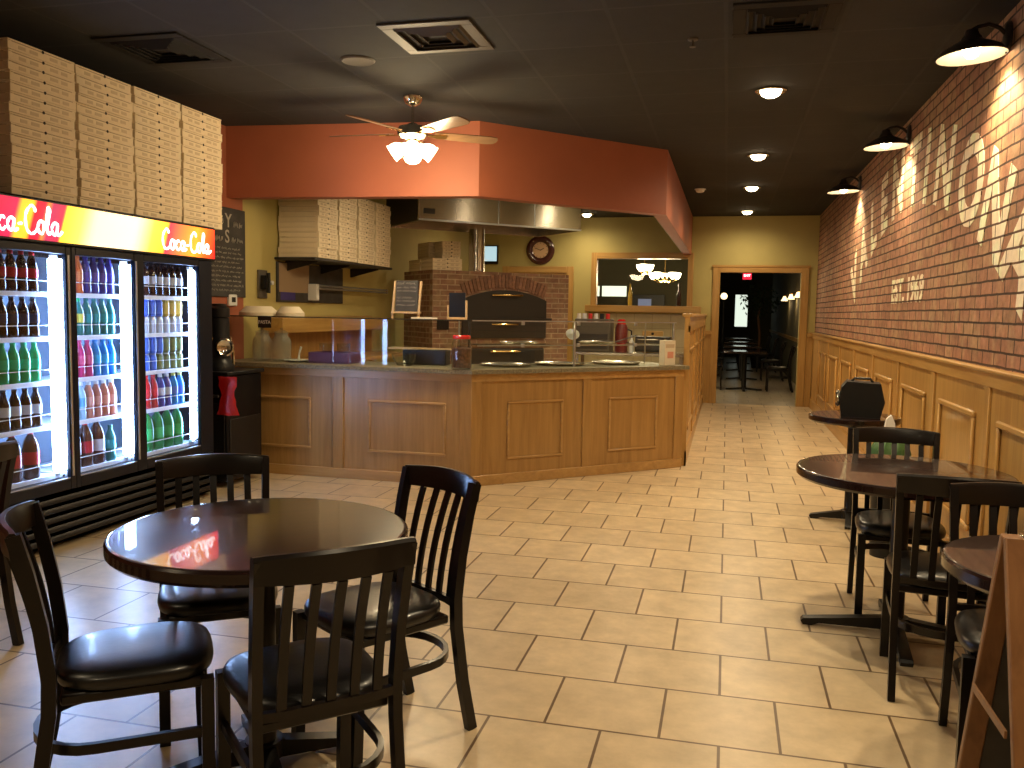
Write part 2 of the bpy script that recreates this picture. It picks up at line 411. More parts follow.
# orange header over the counter (straight run, diagonal run, run back to the wall)
mb = MB()
pts = [(XL, 6.9), (-2.07, 7.07), (-.615, 8.60), (-.60, YB)]
inn = [(XL, 7.05), (-2.13, 7.21), (-.735, 8.67), (-.72, YB)]
for i in range(3):
    mb.add(b_prism([pts[i], pts[i + 1], inn[i + 1], inn[i]], ZC - 2.41, 2.41), 'orange')
skin = [(XL, 7.056), (-2.133, 7.216), (-.741, 8.672), (-.726, YB)]  # unseen kitchen-side skin, added so the steel hood reflects less orange
for i in range(3):
    mb.add(b_prism([inn[i], inn[i + 1], skin[i + 1], skin[i]], ZC - 2.41, 2.41), 'header_back')
struct(mb.build('wall_header', smooth=False))

# half wall beside the counter, oak faced with a cap
mb = MB()
mb.box(-.385, -.35, 8.30, YB, 0, 1.42, 'oak')
for k in range(5):
    y = 8.30 + k * 1.5
    mb.box(-.35, -.335, y, y + .10, 0, 1.34, 'oak')
mb.box(-.35, -.335, 8.30, YB, 1.28, 1.42, 'oak_y'); mb.box(-.35, -.335, 8.30, YB, 0, .14, 'oak_y')
for k in range(4):
    y = 8.66 + k * 1.48
    for a in ((y, y + .03, .3, 1.1), (y + 1.12, y + 1.15, .3, 1.1), (y, y + 1.15, .3, .33), (y, y + 1.15, 1.07, 1.1)):
        mb.box(-.35, -.338, *a, 'oak')
mb.box(-.41, -.315, 8.28, YB, 1.42, 1.455, 'oak_y', bev=.008)
struct(mb.build('wall_half'))

# wainscot on the brick wall
mb = MB()
mb.box(1.34, XR, YF, YB, 0, 1.12, 'oak')
mb.box(1.322, XR, YF, YB, 1.10, 1.175, 'oak_y', bev=.003); mb.box(1.305, XR, YF, YB, 1.175, 1.195, 'oak_y', bev=.005)
mb.box(1.322, XR, YF, YB, 0, .15, 'oak_y', bev=.003)
for k in range(-6, 8):
    y = 4.93 + k * 1.22
    mb.box(1.325, 1.341, y - .05, y + .05, .15, 1.10, 'oak', bev=.003)
    a, b_ = y + .21, y + 1.01
    if b_ > YB: continue
    mb.box(1.318, 1.341, a, b_, .91, .945, 'oak_y', bev=.008); mb.box(1.318, 1.341, a, b_, .28, .315, 'oak_y', bev=.008)
    mb.box(1.318, 1.341, a, a + .035, .315, .91, 'oak', bev=.008); mb.box(1.318, 1.341, b_ - .035, b_, .315, .91, 'oak', bev=.008)
struct(mb.build('trim_1'))
# wainscot left of the doorway and tan tile behind the kitchen
mb = MB(); mb.box(-.34, -.24, YB - .025, YB, 0, 1.12, 'oak'); mb.box(-.34, -.24, YB - .05, YB, 1.12, 1.19, 'oak_x', bev=.004)
struct(mb.build('trim_2'))
mb = MB(); mb.box(1.24, 1.335, YB - .025, YB, 0, 1.12, 'oak'); mb.box(1.24, 1.335, YB - .05, YB, 1.12, 1.19, 'oak_x', bev=.004)
struct(mb.build('trim_3'))
mb = MB(); mb.box(-2.4, -.5, YB - .015, YB, .0, 1.44, 'tile'); struct(mb.build('trim_4'))
# doorway casing
mb = MB()
mb.box(-.245, -.13, YB - .03, YB + .16, 0, 2.235, 'oak', bev=.004); mb.box(1.12, 1.235, YB - .03, YB + .16, 0, 2.235, 'oak', bev=.004)
mb.box(-.13, 1.12, YB - .03, YB + .16, 2.13, 2.235, 'oak_x', bev=.004)
mb.box(-.265, 1.255, YB - .04, YB - .03, 2.215, 2.25, 'oak_x', bev=.003)
struct(mb.build('door_1'))
# kitchen doorway casing behind the oven with a closed door in it
mb = MB()
for a in ((-3.78, -3.66), (-2.66, -2.54)): mb.box(*a, YB - .035, YB, 0, 2.215, 'oak', bev=.004)
mb.box(-3.66, -2.66, YB - .035, YB, 2.11, 2.215, 'oak_x', bev=.004)
mb.box(-3.66, -2.66, YB - .015, YB, 0, 2.11, 'counter_wood')
struct(mb.build('door_2'))
# serving window frame, sill and pane
mb = MB()
mb.box(-2.24, -2.15, YB - .03, YB + .15, 1.50, 2.45, 'oak', bev=.004); mb.box(-.65, -.56, YB - .03, YB + .15, 1.50, 2.45, 'oak', bev=.004)
mb.box(-2.15, -.65, YB - .03, YB + .15, 2.35, 2.45, 'oak_x', bev=.004)
wf = struct(mb.build('window_1'))
MB().box(-2.32, -.42, YB - .12, YB + .20, 1.465, 1.575, 'oak_x', bev=.006).build('window_sill', wf)
MB().box(-2.15, -.65, YB + .07, YB + .078, 1.575, 2.35, 'glass').build('pane', wf)
# far window of the dining room
mb = MB()
for a in ((.20, .26, .98, 2.22), (.68, .74, .98, 2.22), (.26, .68, .98, 1.05), (.26, .68, 2.15, 2.22)):
    mb.box(a[0], a[1], YE - .05, YE, a[2], a[3], 'black')
wf = struct(mb.build('window_2')); MB().box(.26, .68, YE - .03, YE - .02, 1.05, 2.15, 'daylight').build('pane', wf)

# painted arch of letters and the date on the brick
mb = MB(); word = "VALENTINONA"
cy, cz, RR = 7.5, -3.05, 5.60
pos = [2.90, 2.25, 1.64, 1.07, .43, -.22, -.66, -1.20, -1.90, -2.47, -2.98]
for ch, s in zip(word, pos):
    th = s / RR
    M = T((1.3585, cy + RR * sin(th), cz + RR * cos(th))) @ R(-th, 'X') @ TO_NX
    tb = text_bm(ch, .70, bold=.028, depth=.003, xs=.93)
    mb.add(tb, 'brick_paint', M)
struct(mb.build('wall_lettering', smooth=False))
mb = MB()
mb.add(text_bm('EST. 1969', .26, bold=.010, depth=.003, xs=1.18), 'brick_paint', T((1.3585, 7.35, 1.655)) @ TO_NX)
struct(mb.build('wall_lettering.001', smooth=False))

# ------------------------------------------------------------------ lights and lamps
def light(kind, loc, energy, col=(1, .79, .50), size=.06, aim=None, spot=None, blend=.6, name='lamp_light'):
    l = bpy.data.lights.new(name, kind); l.energy = energy; l.color = col
    if kind == 'AREA': l.size = size
    else: l.shadow_soft_size = size
    if spot: l.spot_size = radians(spot); l.spot_blend = blend
    o = bpy.data.objects.new(name, l); COL.objects.link(o); o.location = loc
    if aim is not None: o.rotation_euler = Vector(aim).to_track_quat('-Z', 'Y').to_euler()
    return o

CAN_W = 122
def can_light(x, y, label, power=CAN_W):
    t = thing('recessed_light', label, 'ceiling light', (x, y, ZC), 0, 'recessed ceiling lights')
    MB().add(b_lathe([(.072, 0), (.105, 0), (.108, -.008), (.10, -.014), (.072, -.008), (.066, .0), (.07, 0)], 28), 'chrome').build('trim_ring', t)
    MB().add(b_lathe([(0, -.055), (.035, -.050), (.062, -.035), (.074, -.012), (.072, -.001), (0, -.001)], 24), 'can_bulb').build('bulb', t)
    light('SPOT', (x, y, ZC - .075), power, aim=(0, 0, -1), spot=172, blend=1, size=.06)
cans = [(.24, 1.45, 'recessed ceiling light over the floor before the tables'), (.24, 3.95, 'recessed ceiling light above the round tables along the brick wall'),
        (.24, 6.46, 'largest looking glowing recessed ceiling light over the tiled walkway'), (.24, 9.0, 'glowing recessed ceiling light, second along the walkway from the dark grille'),
        (.24, 11.2, 'glowing recessed ceiling light, third along the walkway from the dark grille'), (.24, 13.75, 'glowing recessed ceiling light just before the back doorway'),
        (-2.25, 13.9, 'glowing recessed light in the kitchen ceiling beside the steel hood')]
for c in cans[2:5]: can_light(*c)
can_light(*cans[5], 62)
can_light(*cans[6], 50)
can_light(-3.1, 12.7, 'unseen recessed ceiling light added behind the steel hood to brighten the back wall', 90)  # unseen lamp, added to brighten the yellow wall around the clock
for c in cans[:2]: can_light(*c)
can_light(-3.0, 1.0, 'recessed ceiling light over the floor by the window side chairs', 45)
can_light(-1.6, -.6, 'recessed ceiling light over the floor behind the viewer', 80)
can_light(-1.2, 9.1, 'recessed kitchen ceiling light behind the orange header, toward the walkway', 70)
can_light(-1.05, 10.3, 'recessed kitchen ceiling light before the steel hood end', 70)
can_light(-2.9, 8.4, 'recessed kitchen ceiling light above the straight counter', 60)

# ceiling fan with light kit
t = thing('ceiling_fan', 'ceiling fan with wooden blades and four glowing glass shades', 'ceiling fan', (-2.33, 6.18, ZC))
MB().add(b_lathe([(0, 0), (.075, 0), (.075, -.015), (.055, -.055), (.02, -.075), (0, -.075)], 24), 'chrome').build('canopy', t)
MB().add(b_cyl(.012, -.16, 10, z0=-.07), 'chrome').build('downrod', t)
MB().add(b_lathe([(0, -.20), (.03, -.20), (.05, -.215), (.10, -.225), (.115, -.25), (.115, -.29), (.09, -.315), (.05, -.325), (0, -.325)], 28), 'chrome').build('motor_housing', t)
for k in range(5):
    a = radians(35 + 72 * k)
    M = R(a) @ T((0, 0, -.275)) @ R(radians(-13), 'X')
    mb = MB(); mb.add(b_prism([(.17, -.045), (.30, -.06), (.60, -.068), (.655, -.055), (.67, -.02), (.67, .02), (.655, .055), (.60, .068), (.30, .06), (.17, .045)], .007), 'fan_blade', M)
    bl = mb.build('blade', t, smooth=False)
    mb = MB(); mb.add(b_prism([(.09, -.015), (.16, -.018), (.20, -.04), (.26, -.03), (.27, 0), (.26, .03), (.20, .04), (.16, .018), (.09, .015)], .006, -.008), 'brass', M); mb.build('blade_bracket', bl)
lk = MB().add(b_lathe([(0, -.325), (.045, -.325), (.05, -.345), (.035, -.37), (0, -.375)], 20), 'brass').build('light_kit', t)
for k in range(4):
    a = radians(20 + 90 * k); M = R(a) @ T((.05, 0, -.355)) @ R(radians(125), 'Y')
    mb = MB(); mb.add(b_lathe([(.018, 0), (.022, .02), (.05, .05), (.062, .085), (.06, .11), (.066, .125), (.058, .123), (.05, .08), (0, .03)], 20), 'globe', M)
    mb.build('glass_shade', lk)
light('POINT', (-2.33, 6.18, 2.50), 75, (1, .78, .46), .2, name='fan_lamp_light')

# gooseneck lamps on the brick wall
def gooseneck(y, label, power=75):
    t = thing('gooseneck_lamp', label, 'wall lamp', (XR, y, 2.90), 0, 'gooseneck lamps on the brick wall')
    MB().add(b_lathe([(0, 0), (.06, 0), (.06, .012), (.045, .022), (0, .026)], 24), 'lamp_black', R(-pi / 2, 'Y') @ Matrix.Diagonal((1.35, 1, 1, 1))).build('wall_plate', t)
    MB().add(b_tube([(-.02, 0, .02), (-.05, 0, .05), (-.10, 0, .07), (-.15, 0, .06), (-.175, 0, .045), (-.18, 0, .03)], .011, 10), 'lamp_black').build('arm', t)
    tilt = T((-.18, 0, .045)) @ R(radians(-3), 'Y')
    sh = MB()
    sh.add(b_lathe([(0, 0), (.03, 0), (.036, -.025), (.05, -.04), (.055, -.055), (.10, -.075), (.145, -.10), (.166, -.128), (.168, -.135)], 36), 'lamp_black', tilt)
    sh.add(b_lathe([(0, -.05), (.045, -.058), (.095, -.08), (.14, -.105), (.161, -.13), (.168, -.135)], 36), 'lamp_white', tilt)
    sh = sh.build('shade', t)
    MB().add(b_sphere(.045, 1.15), 'bulb', tilt @ T((0, 0, -.095))).build('bulb', t)
    light('SPOT', tuple((T((XR, y, 2.90)) @ tilt @ T((0, 0, -.15))).to_translation()), power, (1, .76, .45), .05, aim=(.22, 0, -1), spot=125, blend=.5, name='wall_lamp_light')
for y, l in ((5.05, 'black gooseneck wall lamp lighting the end letters of the arch'), (7.55, 'black gooseneck wall lamp over the crown of the painted arch'),
             (10.15, 'black gooseneck wall lamp over the first letter near the doorway'), (2.5, 'black gooseneck wall lamp above the folding sign table')):
    gooseneck(y, l)

# ceiling fittings
def vent(name, label, x, y, s, mat, frame, louvers):
    t = thing(name, label, 'ceiling vent', (x, y, ZC))
    mb = MB()
    for a in ((-s, s, -s, -s + .07), (-s, s, s - .07, s), (-s, -s + .07, -s + .07, s - .07), (s - .07, s, -s + .07, s - .07)):
        mb.box(*a, -.012, 0, frame, bev=.003)
    mb.build('frame', t)
    MB().box(-s + .07, s - .07, -s + .07, s - .07, -.002, 0, 'dark').build('duct_opening', t)
    mb = MB()
    for k in range(louvers):
        d = s - .075 - k * (s - .10) / louvers
        for q in range(4):
            M = R(q * pi / 2) @ T((0, d, -.012)) @ R(radians(40), 'X')
            mb.box(-d, d, -.014, .014, -.0015, .0015, mat, M=M)
    mb.build('louver', t, smooth=False)
MT['vent_frame'] = plain('grey_vent_frame', (.10, .085, .065), .6)
MT['vent_dark'] = plain('black_vent', (.014, .012, .010), .7, spec=.2)
vent('return_grille', 'square return air grille in ceiling ahead of the fan', -1.69, 4.88, .27, 'vent_frame', 'vent_frame', 3)
vent('supply_vent', 'square black supply vent in ceiling before the recessed lights', .24, 4.93, .27, 'vent_dark', 'vent_dark', 4)
vent('supply_vent', 'square black supply vent in ceiling above the pizza box stacks', -3.45, 4.8, .29, 'vent_dark', 'vent_dark', 4)
mb = MB(); mb.add(b_lathe([(0, -.006), (.085, -.006), (.10, -.012), (.11, -.004), (.11, 0), (0, 0)], 28), 'vent_frame')
tag(mb.build('ceiling_speaker', loc=(-2.35, 5.24, ZC)), 'round flush speaker in ceiling beside the return grille', 'speaker')
mb = MB(); mb.add(b_lathe([(0, -.045), (.03, -.045), (.05, -.036), (.058, -.012), (.07, -.01), (.07, 0), (0, 0)], 24), 'white')
tag(mb.build('smoke_detector', loc=(-.39, 11.3, ZC)), 'white round smoke detector on ceiling near the header end', 'smoke detector')
mb = MB(); mb.add(b_lathe([(0, -.05), (.018, -.048), (.018, -.044), (.006, -.04), (.006, -.012), (.03, -.008), (.03, 0), (0, 0)], 14), 'vent_frame')
tag(mb.build('sprinkler', loc=(-.25, 5.2, ZC)), 'small sprinkler head hanging from dark ceiling', 'sprinkler')

# ------------------------------------------------------------------ beverage cooler
CX, CY0, CY1, CH = -3.8, 3.62, 5.82, 2.035
t = thing('beverage_cooler', 'three-door glass drinks cooler with lit red and yellow sign', 'drinks cooler', (CX, CY0, 0))
W = CY1 - CY0; D = .52
mb = MB()
mb.box(-D, 0, 0, .05, .03, CH, 'cooler_black', bev=.006); mb.box(-D, 0, W - .05, W, .03, CH, 'cooler_black', bev=.006)
mb.box(-D, -D + .03, .05, W - .05, .03, CH, 'cooler_black')
mb.box(-D + .03, 0, .05, W - .05, .03, .40, 'cooler_black'); mb.box(-D + .03, 0, .05, W - .05, 1.765, CH, 'cooler_black')
mb.box(-D + .03, -D + .035, .05, W - .05, .40, 1.74, 'liner')
mb.build('cabinet', t)
mb = MB(); mb.box(0, .035, 0, W, CH - .255, CH, 'cooler_black', bev=.01); sb = mb.build('sign_box', t)
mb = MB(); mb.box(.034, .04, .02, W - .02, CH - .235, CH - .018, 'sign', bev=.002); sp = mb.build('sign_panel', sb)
STROKES = [[(.62, .78), (.55, .93), (.38, .97), (.15, .75), (.08, .4), (.2, .1), (.42, .02), (.65, .15), (.78, .3)],
           [(1.02, .45), (.88, .5), (.76, .32), (.8, .1), (.95, .04), (1.08, .2), (1.05, .42), (.98, .48), (1.2, .42)],
           [(1.56, .42), (1.42, .5), (1.26, .32), (1.3, .1), (1.45, .04), (1.6, .15)],
           [(2.0, .42), (1.86, .5), (1.7, .32), (1.74, .1), (1.86, .04), (1.98, .2), (2.02, .48), (2.0, .15), (2.08, .04), (2.2, .14)],
           [(2.22, .3), (2.42, .33)],
           [(3.14, .78), (3.07, .95), (2.9, .99), (2.66, .75), (2.6, .4), (2.7, .1), (2.92, .0), (3.15, .12), (3.25, .26)],
           [(3.52, .45), (3.38, .5), (3.26, .32), (3.3, .1), (3.45, .04), (3.58, .2), (3.55, .42), (3.48, .48), (3.68, .42)],
           [(3.7, .2), (3.86, .6), (3.92, .95), (3.82, 1.0), (3.76, .7), (3.76, .2), (3.84, .04), (3.96, .14)],
           [(4.32, .42), (4.18, .5), (4.02, .32), (4.06, .1), (4.18, .04), (4.3, .2), (4.34, .48), (4.32, .15), (4.42, .04), (4.6, .2)]]
def smooth_path(P, k=3):
    out = []
    for i in range(len(P) - 1):
        p0, p1, p2, p3 = P[max(i - 1, 0)], P[i], P[i + 1], P[min(i + 2, len(P) - 1)]
        for q in range(k):
            s = q / k
            out.append(tuple(.5 * (2 * p1[d] + (p2[d] - p0[d]) * s + (2 * p0[d] - 5 * p1[d] + 4 * p2[d] - p3[d]) * s * s + (3 * p1[d] - p0[d] - 3 * p2[d] + p3[d]) * s ** 3) for d in (0, 1)))
    out.append(P[-1]); return out
for y0, sc_ in ((.02, .135), (1.55, .125)):
    mb = MB()
    for st in STROKES:
        pts = [(.0405, y0 + x * sc_, CH - .205 + z * sc_ * 1.15) for x, z in smooth_path(st)]
        rr = [.005 + .0045 * abs(sin(i * .9)) for i in range(len(pts))]
        mb.add(b_tube(pts, rr, 6), 'sign_white')
    mb.build('sign_lettering', sp)
doors = [(.04, .70), (.735, 1.30), (1.335, 2.0)]
doors = [(.05, .735), (.715, 1.335), (1.315, 2.15)]
glass_y = [(.10, .675), (.752, 1.27), (1.375, 1.99)]
for k, ((a, b_), (g0, g1)) in enumerate(zip(doors, glass_y)):
    x0 = .0 if k != 1 else .004
    mb = MB()
    mb.box(x0, x0 + .03, a, g0, .34, 1.78, 'navy', bev=.004); mb.box(x0, x0 + .03, g1, b_, .34, 1.78, 'navy', bev=.004)
    mb.box(x0, x0 + .03, g0, g1, .34, .405, 'navy', bev=.004); mb.box(x0, x0 + .03, g0, g1, 1.735, 1.78, 'navy', bev=.004)
    d = mb.build('door', t)
    MB().box(x0 + .012, x0 + .018, g0, g1, .405, 1.735, 'glass').build('pane', d)
    if k < 2: MB().box(x0 + .03, x0 + .036, g1 + .008, g1 + .022, .42, 1.73, 'alu').build('edge_strip', d)
    for z in ((.412,) if k < 3 else ()): MB().box(x0 + .018, x0 + .026, g0, g1, z - .006, z, 'alu').build('bottom_rail', d)
SH = [.415, .715, .98, 1.24, 1.50]
BAY = [(.06, .72), (.745, 1.335), (1.36, 2.14)]
for (a, b_) in BAY:
    for z in SH:
        mb = MB(); mb.box(-.46, -.075, a, b_, z - .006, z, 'shelf_wire'); mb.box(-.08, -.07, a, b_, z - .016, z + .012, 'shelf_wire', bev=.002)
        mb.box(-.079, -.073, a, b_, z + .075, z + .079, 'shelf_wire')
        mb.build('shelf', t)
for (a, b_), zz in (((.63, .73), 0), ((1.245, 1.335), 0), ((1.985, 2.035), 0)):
    mb = MB(); mb.box(-.065, -.03, a, b_, .45, 1.71, 'led', bev=.012, seg=2)
    mb.box(-.075, -.05, (a + b_) / 2 - .02, (a + b_) / 2 + .02, .43, .45, 'white'); mb.box(-.075, -.05, (a + b_) / 2 - .02, (a + b_) / 2 + .02, 1.71, 1.73, 'white')
    mb.build('light_tube', t)
mb = MB(); mb.box(-.02, .0, .03, W - .03, .03, .335, 'cooler_black')
for k in range(5):
    z = .065 + k * .056
    mb.add(b_box(.03, W - .08, .036, .012, 2), 'louver', T((.008, W / 2, z)) @ R(radians(-18), 'Y'))
mb.build('vent_grille', t)

# drinks
def bottle_bm(kind):
    if kind == 'soda': return [(0, 0), (.027, .002), (.0335, .012), (.0335, .05), (.030, .08), (.0335, .105), (.0343, .145), (.029, .178), (.0175, .208), (.0135, .218), (.0135, .226), (0, .226)], (.0346, .09, .145), (.0155, .224, .018)
    if kind == 'big': return [(0, 0), (.038, .002), (.047, .015), (.048, .17), (.045, .20), (.033, .24), (.018, .262), (.0145, .272), (0, .272)], (.0485, .09, .165), (.0165, .268, .018)
    return [(0, 0), (.026, 0), (.0325, .012), (.0325, .105), (.027, .12), (.025, .122), (0, .121)], None, None
drink_mats = {}
def dm(name, c, rough=.12, e=0):
    if name not in MT: MT[name] = plain(name, c, rough, coat=.5)
    return name
MESH = {}
def drink(kind, body, label, cap, loc, text, name, cat, group):
    key = (kind, body, label, cap)
    if key not in MESH:
        prof, lab, cp = bottle_bm(kind)
        r = MB().add(b_lathe(prof, 16), body).build(name)
        ch = []
        if kind == 'can':
            # printed band and rim of a can
            c = MB().add(b_lathe([(.0328, .018), (.0328, .10)], 16), label).build('printed_band', r)
            c2 = MB().add(b_lathe([(.0255, .121), (.0265, .125), (.024, .125), (.023, .1225), (0, .1225)], 14), 'alu').build('lid', r)
        else:
            c = MB().add(b_lathe([(lab[0], lab[1]), (lab[0], lab[2])], 16), label).build('wrap_label', r)
            c2 = MB().add(b_lathe([(0, cp[1] - .004), (cp[0], cp[1] - .004), (cp[0], cp[1] + cp[2] - .003), (cp[0] - .002, cp[1] + cp[2]), (0, cp[1] + cp[2])], 14), cap).build('cap', r)
        MESH[key] = r; o = r
        tag(o, text, cat, group); o.location = loc
    else:
        o = dup(MESH[key], loc, 0, text); o['group'] = group
    o.rotation_euler[2] = random.uniform(0, 6)
    return o
dm('cola', (.035, .012, .008)); dm('cola_label', (.42, .02, .03)); dm('dark_label', (.05, .05, .08)); dm('white_label', (.6, .62, .66)); dm('red_cap', (.6, .02, .02))
dm('black_cap', (.02, .02, .02)); dm('lime', (.02, .38, .12)); dm('lime_label', (.03, .55, .25)); dm('teal', (.03, .20, .17)); dm('teal_label', (.04, .32, .30)); dm('yellow_label', (.75, .68, .12))
dm('orange_pop', (.70, .16, .04)); dm('orange_label', (.75, .22, .08)); dm('violet', (.07, .06, .28)); dm('violet_label', (.13, .10, .42)); dm('pink', (.55, .04, .14)); dm('pink_label', (.75, .12, .22))
dm('azure', (.03, .25, .60)); dm('azure_label', (.05, .45, .75)); dm('water', (.35, .55, .70)); dm('water_label', (.15, .40, .65)); dm('peach', (.55, .20, .12)); dm('peach_label', (.75, .35, .25))
dm('silver_label', (.55, .58, .65)); dm('blue_can', (.05, .10, .40)); dm('blue_band', (.08, .16, .55)); dm('gold_can', (.55, .38, .06)); dm('gold_band', (.72, .52, .12)); dm('olive_can', (.18, .20, .08)); dm('olive_band', (.26, .30, .12))
dm('red_pop', (.50, .02, .02)); dm('red_label', (.65, .04, .04)); dm('green_big', (.03, .26, .06)); dm('green_label', (.06, .42, .12)); dm('brown_big', (.09, .03, .015)); dm('blue_label', (.12, .22, .6))
KND = {'cola': ('soda', 'cola', 'cola_label', 'red_cap', 'red-labelled cola bottle'), 'dark': ('soda', 'cola', 'dark_label', 'black_cap', 'dark cola bottle'),
       'lime': ('soda', 'lime', 'lime_label', 'lime', 'bright green soda bottle'), 'root': ('soda', 'cola', 'white_label', 'black_cap', 'white-labelled brown bottle'),
       'bigcola': ('big', 'brown_big', 'cola_label', 'red_cap', 'large red-labelled cola bottle'), 'orange': ('soda', 'orange_pop', 'orange_label', 'orange_pop', 'orange soda bottle'),
       'grape': ('soda', 'violet', 'violet_label', 'violet', 'purple soda bottle'), 'lemon': ('soda', 'teal', 'yellow_label', 'lime', 'yellow-labelled soda bottle'),
       'teal': ('soda', 'teal', 'teal_label', 'teal', 'teal green bottle'), 'punch': ('soda', 'pink', 'pink_label', 'pink', 'pink soda bottle'), 'blue': ('soda', 'azure', 'azure_label', 'azure', 'bright blue bottle'),
       'water': ('soda', 'water', 'water_label', 'white', 'clear water bottle'), 'tea': ('soda', 'peach', 'peach_label', 'white', 'peach tea bottle'),
       'bigroot': ('big', 'brown_big', 'white_label', 'black_cap', 'large white-labelled brown bottle'), 'silver': ('soda', 'cola', 'silver_label', 'black_cap', 'silver-labelled bottle'),
       'bluecan': ('can', 'blue_can', 'blue_band', '', 'blue can'), 'goldcan': ('can', 'gold_can', 'gold_band', '', 'yellow can'), 'olivecan': ('can', 'olive_can', 'olive_band', '', 'olive can'),
       'silvercan': ('can', 'alu', 'silver_label', '', 'silver can'), 'red': ('soda', 'red_pop', 'red_label', 'red_cap', 'red soda bottle'), 'white': ('soda', 'violet', 'white_label', 'white', 'blue and white bottle'),
       'powder': ('soda', 'azure', 'blue_label', 'yellow_label', 'blue-labelled bottle'), 'biggreen': ('big', 'green_big', 'green_label', 'lime', 'large green soda bottle')}
ROWS = {0: [['cola'] * 7, ['dark'] * 7, ['lime'] * 7, ['root'] * 7, ['bigcola'] * 4],
        1: [['orange', 'orange', 'grape', 'grape', 'grape', 'grape'], ['lemon', 'lemon', 'teal', 'teal', 'teal', 'teal'], ['punch', 'punch', 'punch', 'blue', 'blue', 'blue'],
            ['water', 'water', 'tea', 'tea', 'tea', 'tea'], ['bigroot', 'bigcola', 'bigroot', 'teal']],
        2: [['silver'] * 6, None, None, ['red', 'red', 'white', 'white', 'powder', 'powder'], ['biggreen', 'biggreen', 'biggreen', 'biggreen']]}
DOOR = ['third cooler door from counter', 'middle cooler door', 'cooler door beside counter']
SHN = ['top shelf', 'second shelf', 'middle shelf', 'fourth shelf', 'bottom shelf']
SPAN = [(.075, .615), (.83, 1.252), (1.53, 1.985)]
for d in range(3):
    for r in range(5):
        z = SH[4 - r] + .0005; rows = ROWS[d][r]
        grp = 'drinks on the %s of the %s' % (SHN[r], DOOR[d])
        a, b_ = SPAN[d]
        if rows is None:
            top = (['bluecan'] * 3 + ['goldcan'] * 3) if r == 1 else (['bluecan'] * 3 + ['olivecan'] * 3)
            bot = (['silvercan'] * 6) if r == 1 else (['bluecan'] * 2 + ['olivecan'] * 4)
            for lev, ks in ((0, bot), (1, top)):
                for i, k in enumerate(ks):
                    y = a + (b_ - a) * (i + .5) / 6; K = KND[k]
                    drink(*K[:4], (CX - .125, CY0 + y, z + lev * .1255), '%s, %s from counter end, %s tier, %s, %s' % (K[4], ORD[5 - i], ('lower', 'upper')[lev], SHN[r], DOOR[d]), 'drink_can', 'drink can', grp)
            continue
        n = len(rows)
        for i, k in enumerate(rows):
            y = a + (b_ - a) * (i + .5) / n; K = KND[k]
            drink(*K[:4], (CX - .135 if K[0] == 'big' else CX - .118, CY0 + y, z), '%s, %s from counter end, %s, %s' % (K[4], ORD[n - 1 - i], SHN[r], DOOR[d]), 'drink_bottle', 'bottle', grp)

# ------------------------------------------------------------------ pizza boxes
BXM = {}
def pizza_box(key, s, h, loc, rz, label, group, name='pizza_box'):
    """closed carton; its front (with tuck flap, thumb hole and print) faces +x"""
    if key not in BXM:
        mb = MB()
        mb.box(-s / 2, s / 2, -s / 2, s / 2, 0, h * .80, 'card', bev=.002)
        mb.box(-s / 2 - .002, s / 2 + .003, -s / 2 - .002, s / 2 + .002, h * .80, h * .985, 'card', bev=.002)
        mb.box(s / 2, s / 2 + .0015, -s * .44, s * .44, h * .74, h * .80, 'card_shade')
        mb.box(-s * .44, s * .44, -s / 2 - .001, -s / 2, h * .76, h * .80, 'card_shade')
        mb.add(b_lathe([(0, 0), (.009, 0), (.009, .0012), (0, .0012)], 12), 'dark', T((s / 2 + .003, .0, h * .78)) @ R(pi / 2, 'Y'))
        for (y, w_) in ((-.30, .10), (-.13, .12), (.17, .12), (.33, .10)):
            mb.box(s / 2, s / 2 + .0012, s * y - s * w_ / 2, s * y + s * w_ / 2, h * .22, h * .56, 'print')
        o = mb.build(name); BXM[key] = o
    else:
        o = BXM[key].copy(); COL.objects.link(o)
    o.location = loc; o.rotation_euler = (0, 0, rz)
    return tag(o, label, 'pizza box', group)
rb = random.Random(3)
for st, y in enumerate((4.20, 4.71, 5.22, 5.735)):
    n = 15; h = .0555
    for i in range(n):
        zz = CH + .0005 + i * h
        pizza_box('cooler', .488, h, (-4.05 + rb.uniform(-.006, .008), y + rb.uniform(-.006, .006), zz), rb.uniform(-.008, .008),
                  'white pizza box, %s from top, %s stack from counter, on the cooler' % (ORD[n - 1 - i], ORD[3 - st]), 'pizza boxes stacked on the cooler')
# kitchen wall shelf and its stacks
t = thing('wall_shelf', 'steel bracket shelf under pizza boxes on the kitchen wall', 'shelf', (XL, 0, 0))
MB().box(.002, .44, 7.72, 9.72, 1.915, 1.94, 'iron', bev=.003).build('shelf_board', t)
for y in (7.95, 8.7, 9.5):
    MB().add(b_prism([(.002, 0), (.36, 0), (.35, -.015), (.02, -.10), (.002, -.10)], .012), 'iron', T((0, y, 1.914)) @ R(pi / 2, 'X')).build('bracket', t)
for st, y in enumerate((7.985, 8.46, 8.935, 9.41)):
    n = 14; h = .0505
    for i in range(n):
        pizza_box('shelf', .43, h, (XL + .235 + rb.uniform(-.004, .008), y + rb.uniform(-.008, .008), 1.9405 + i * h), rb.uniform(-.01, .01),
                  'white pizza box, %s from bottom, %s stack on kitchen wall shelf' % (ORD[i], ('nook-side', 'second', 'third', 'hood-side')[st]), 'pizza boxes on the kitchen wall shelf')

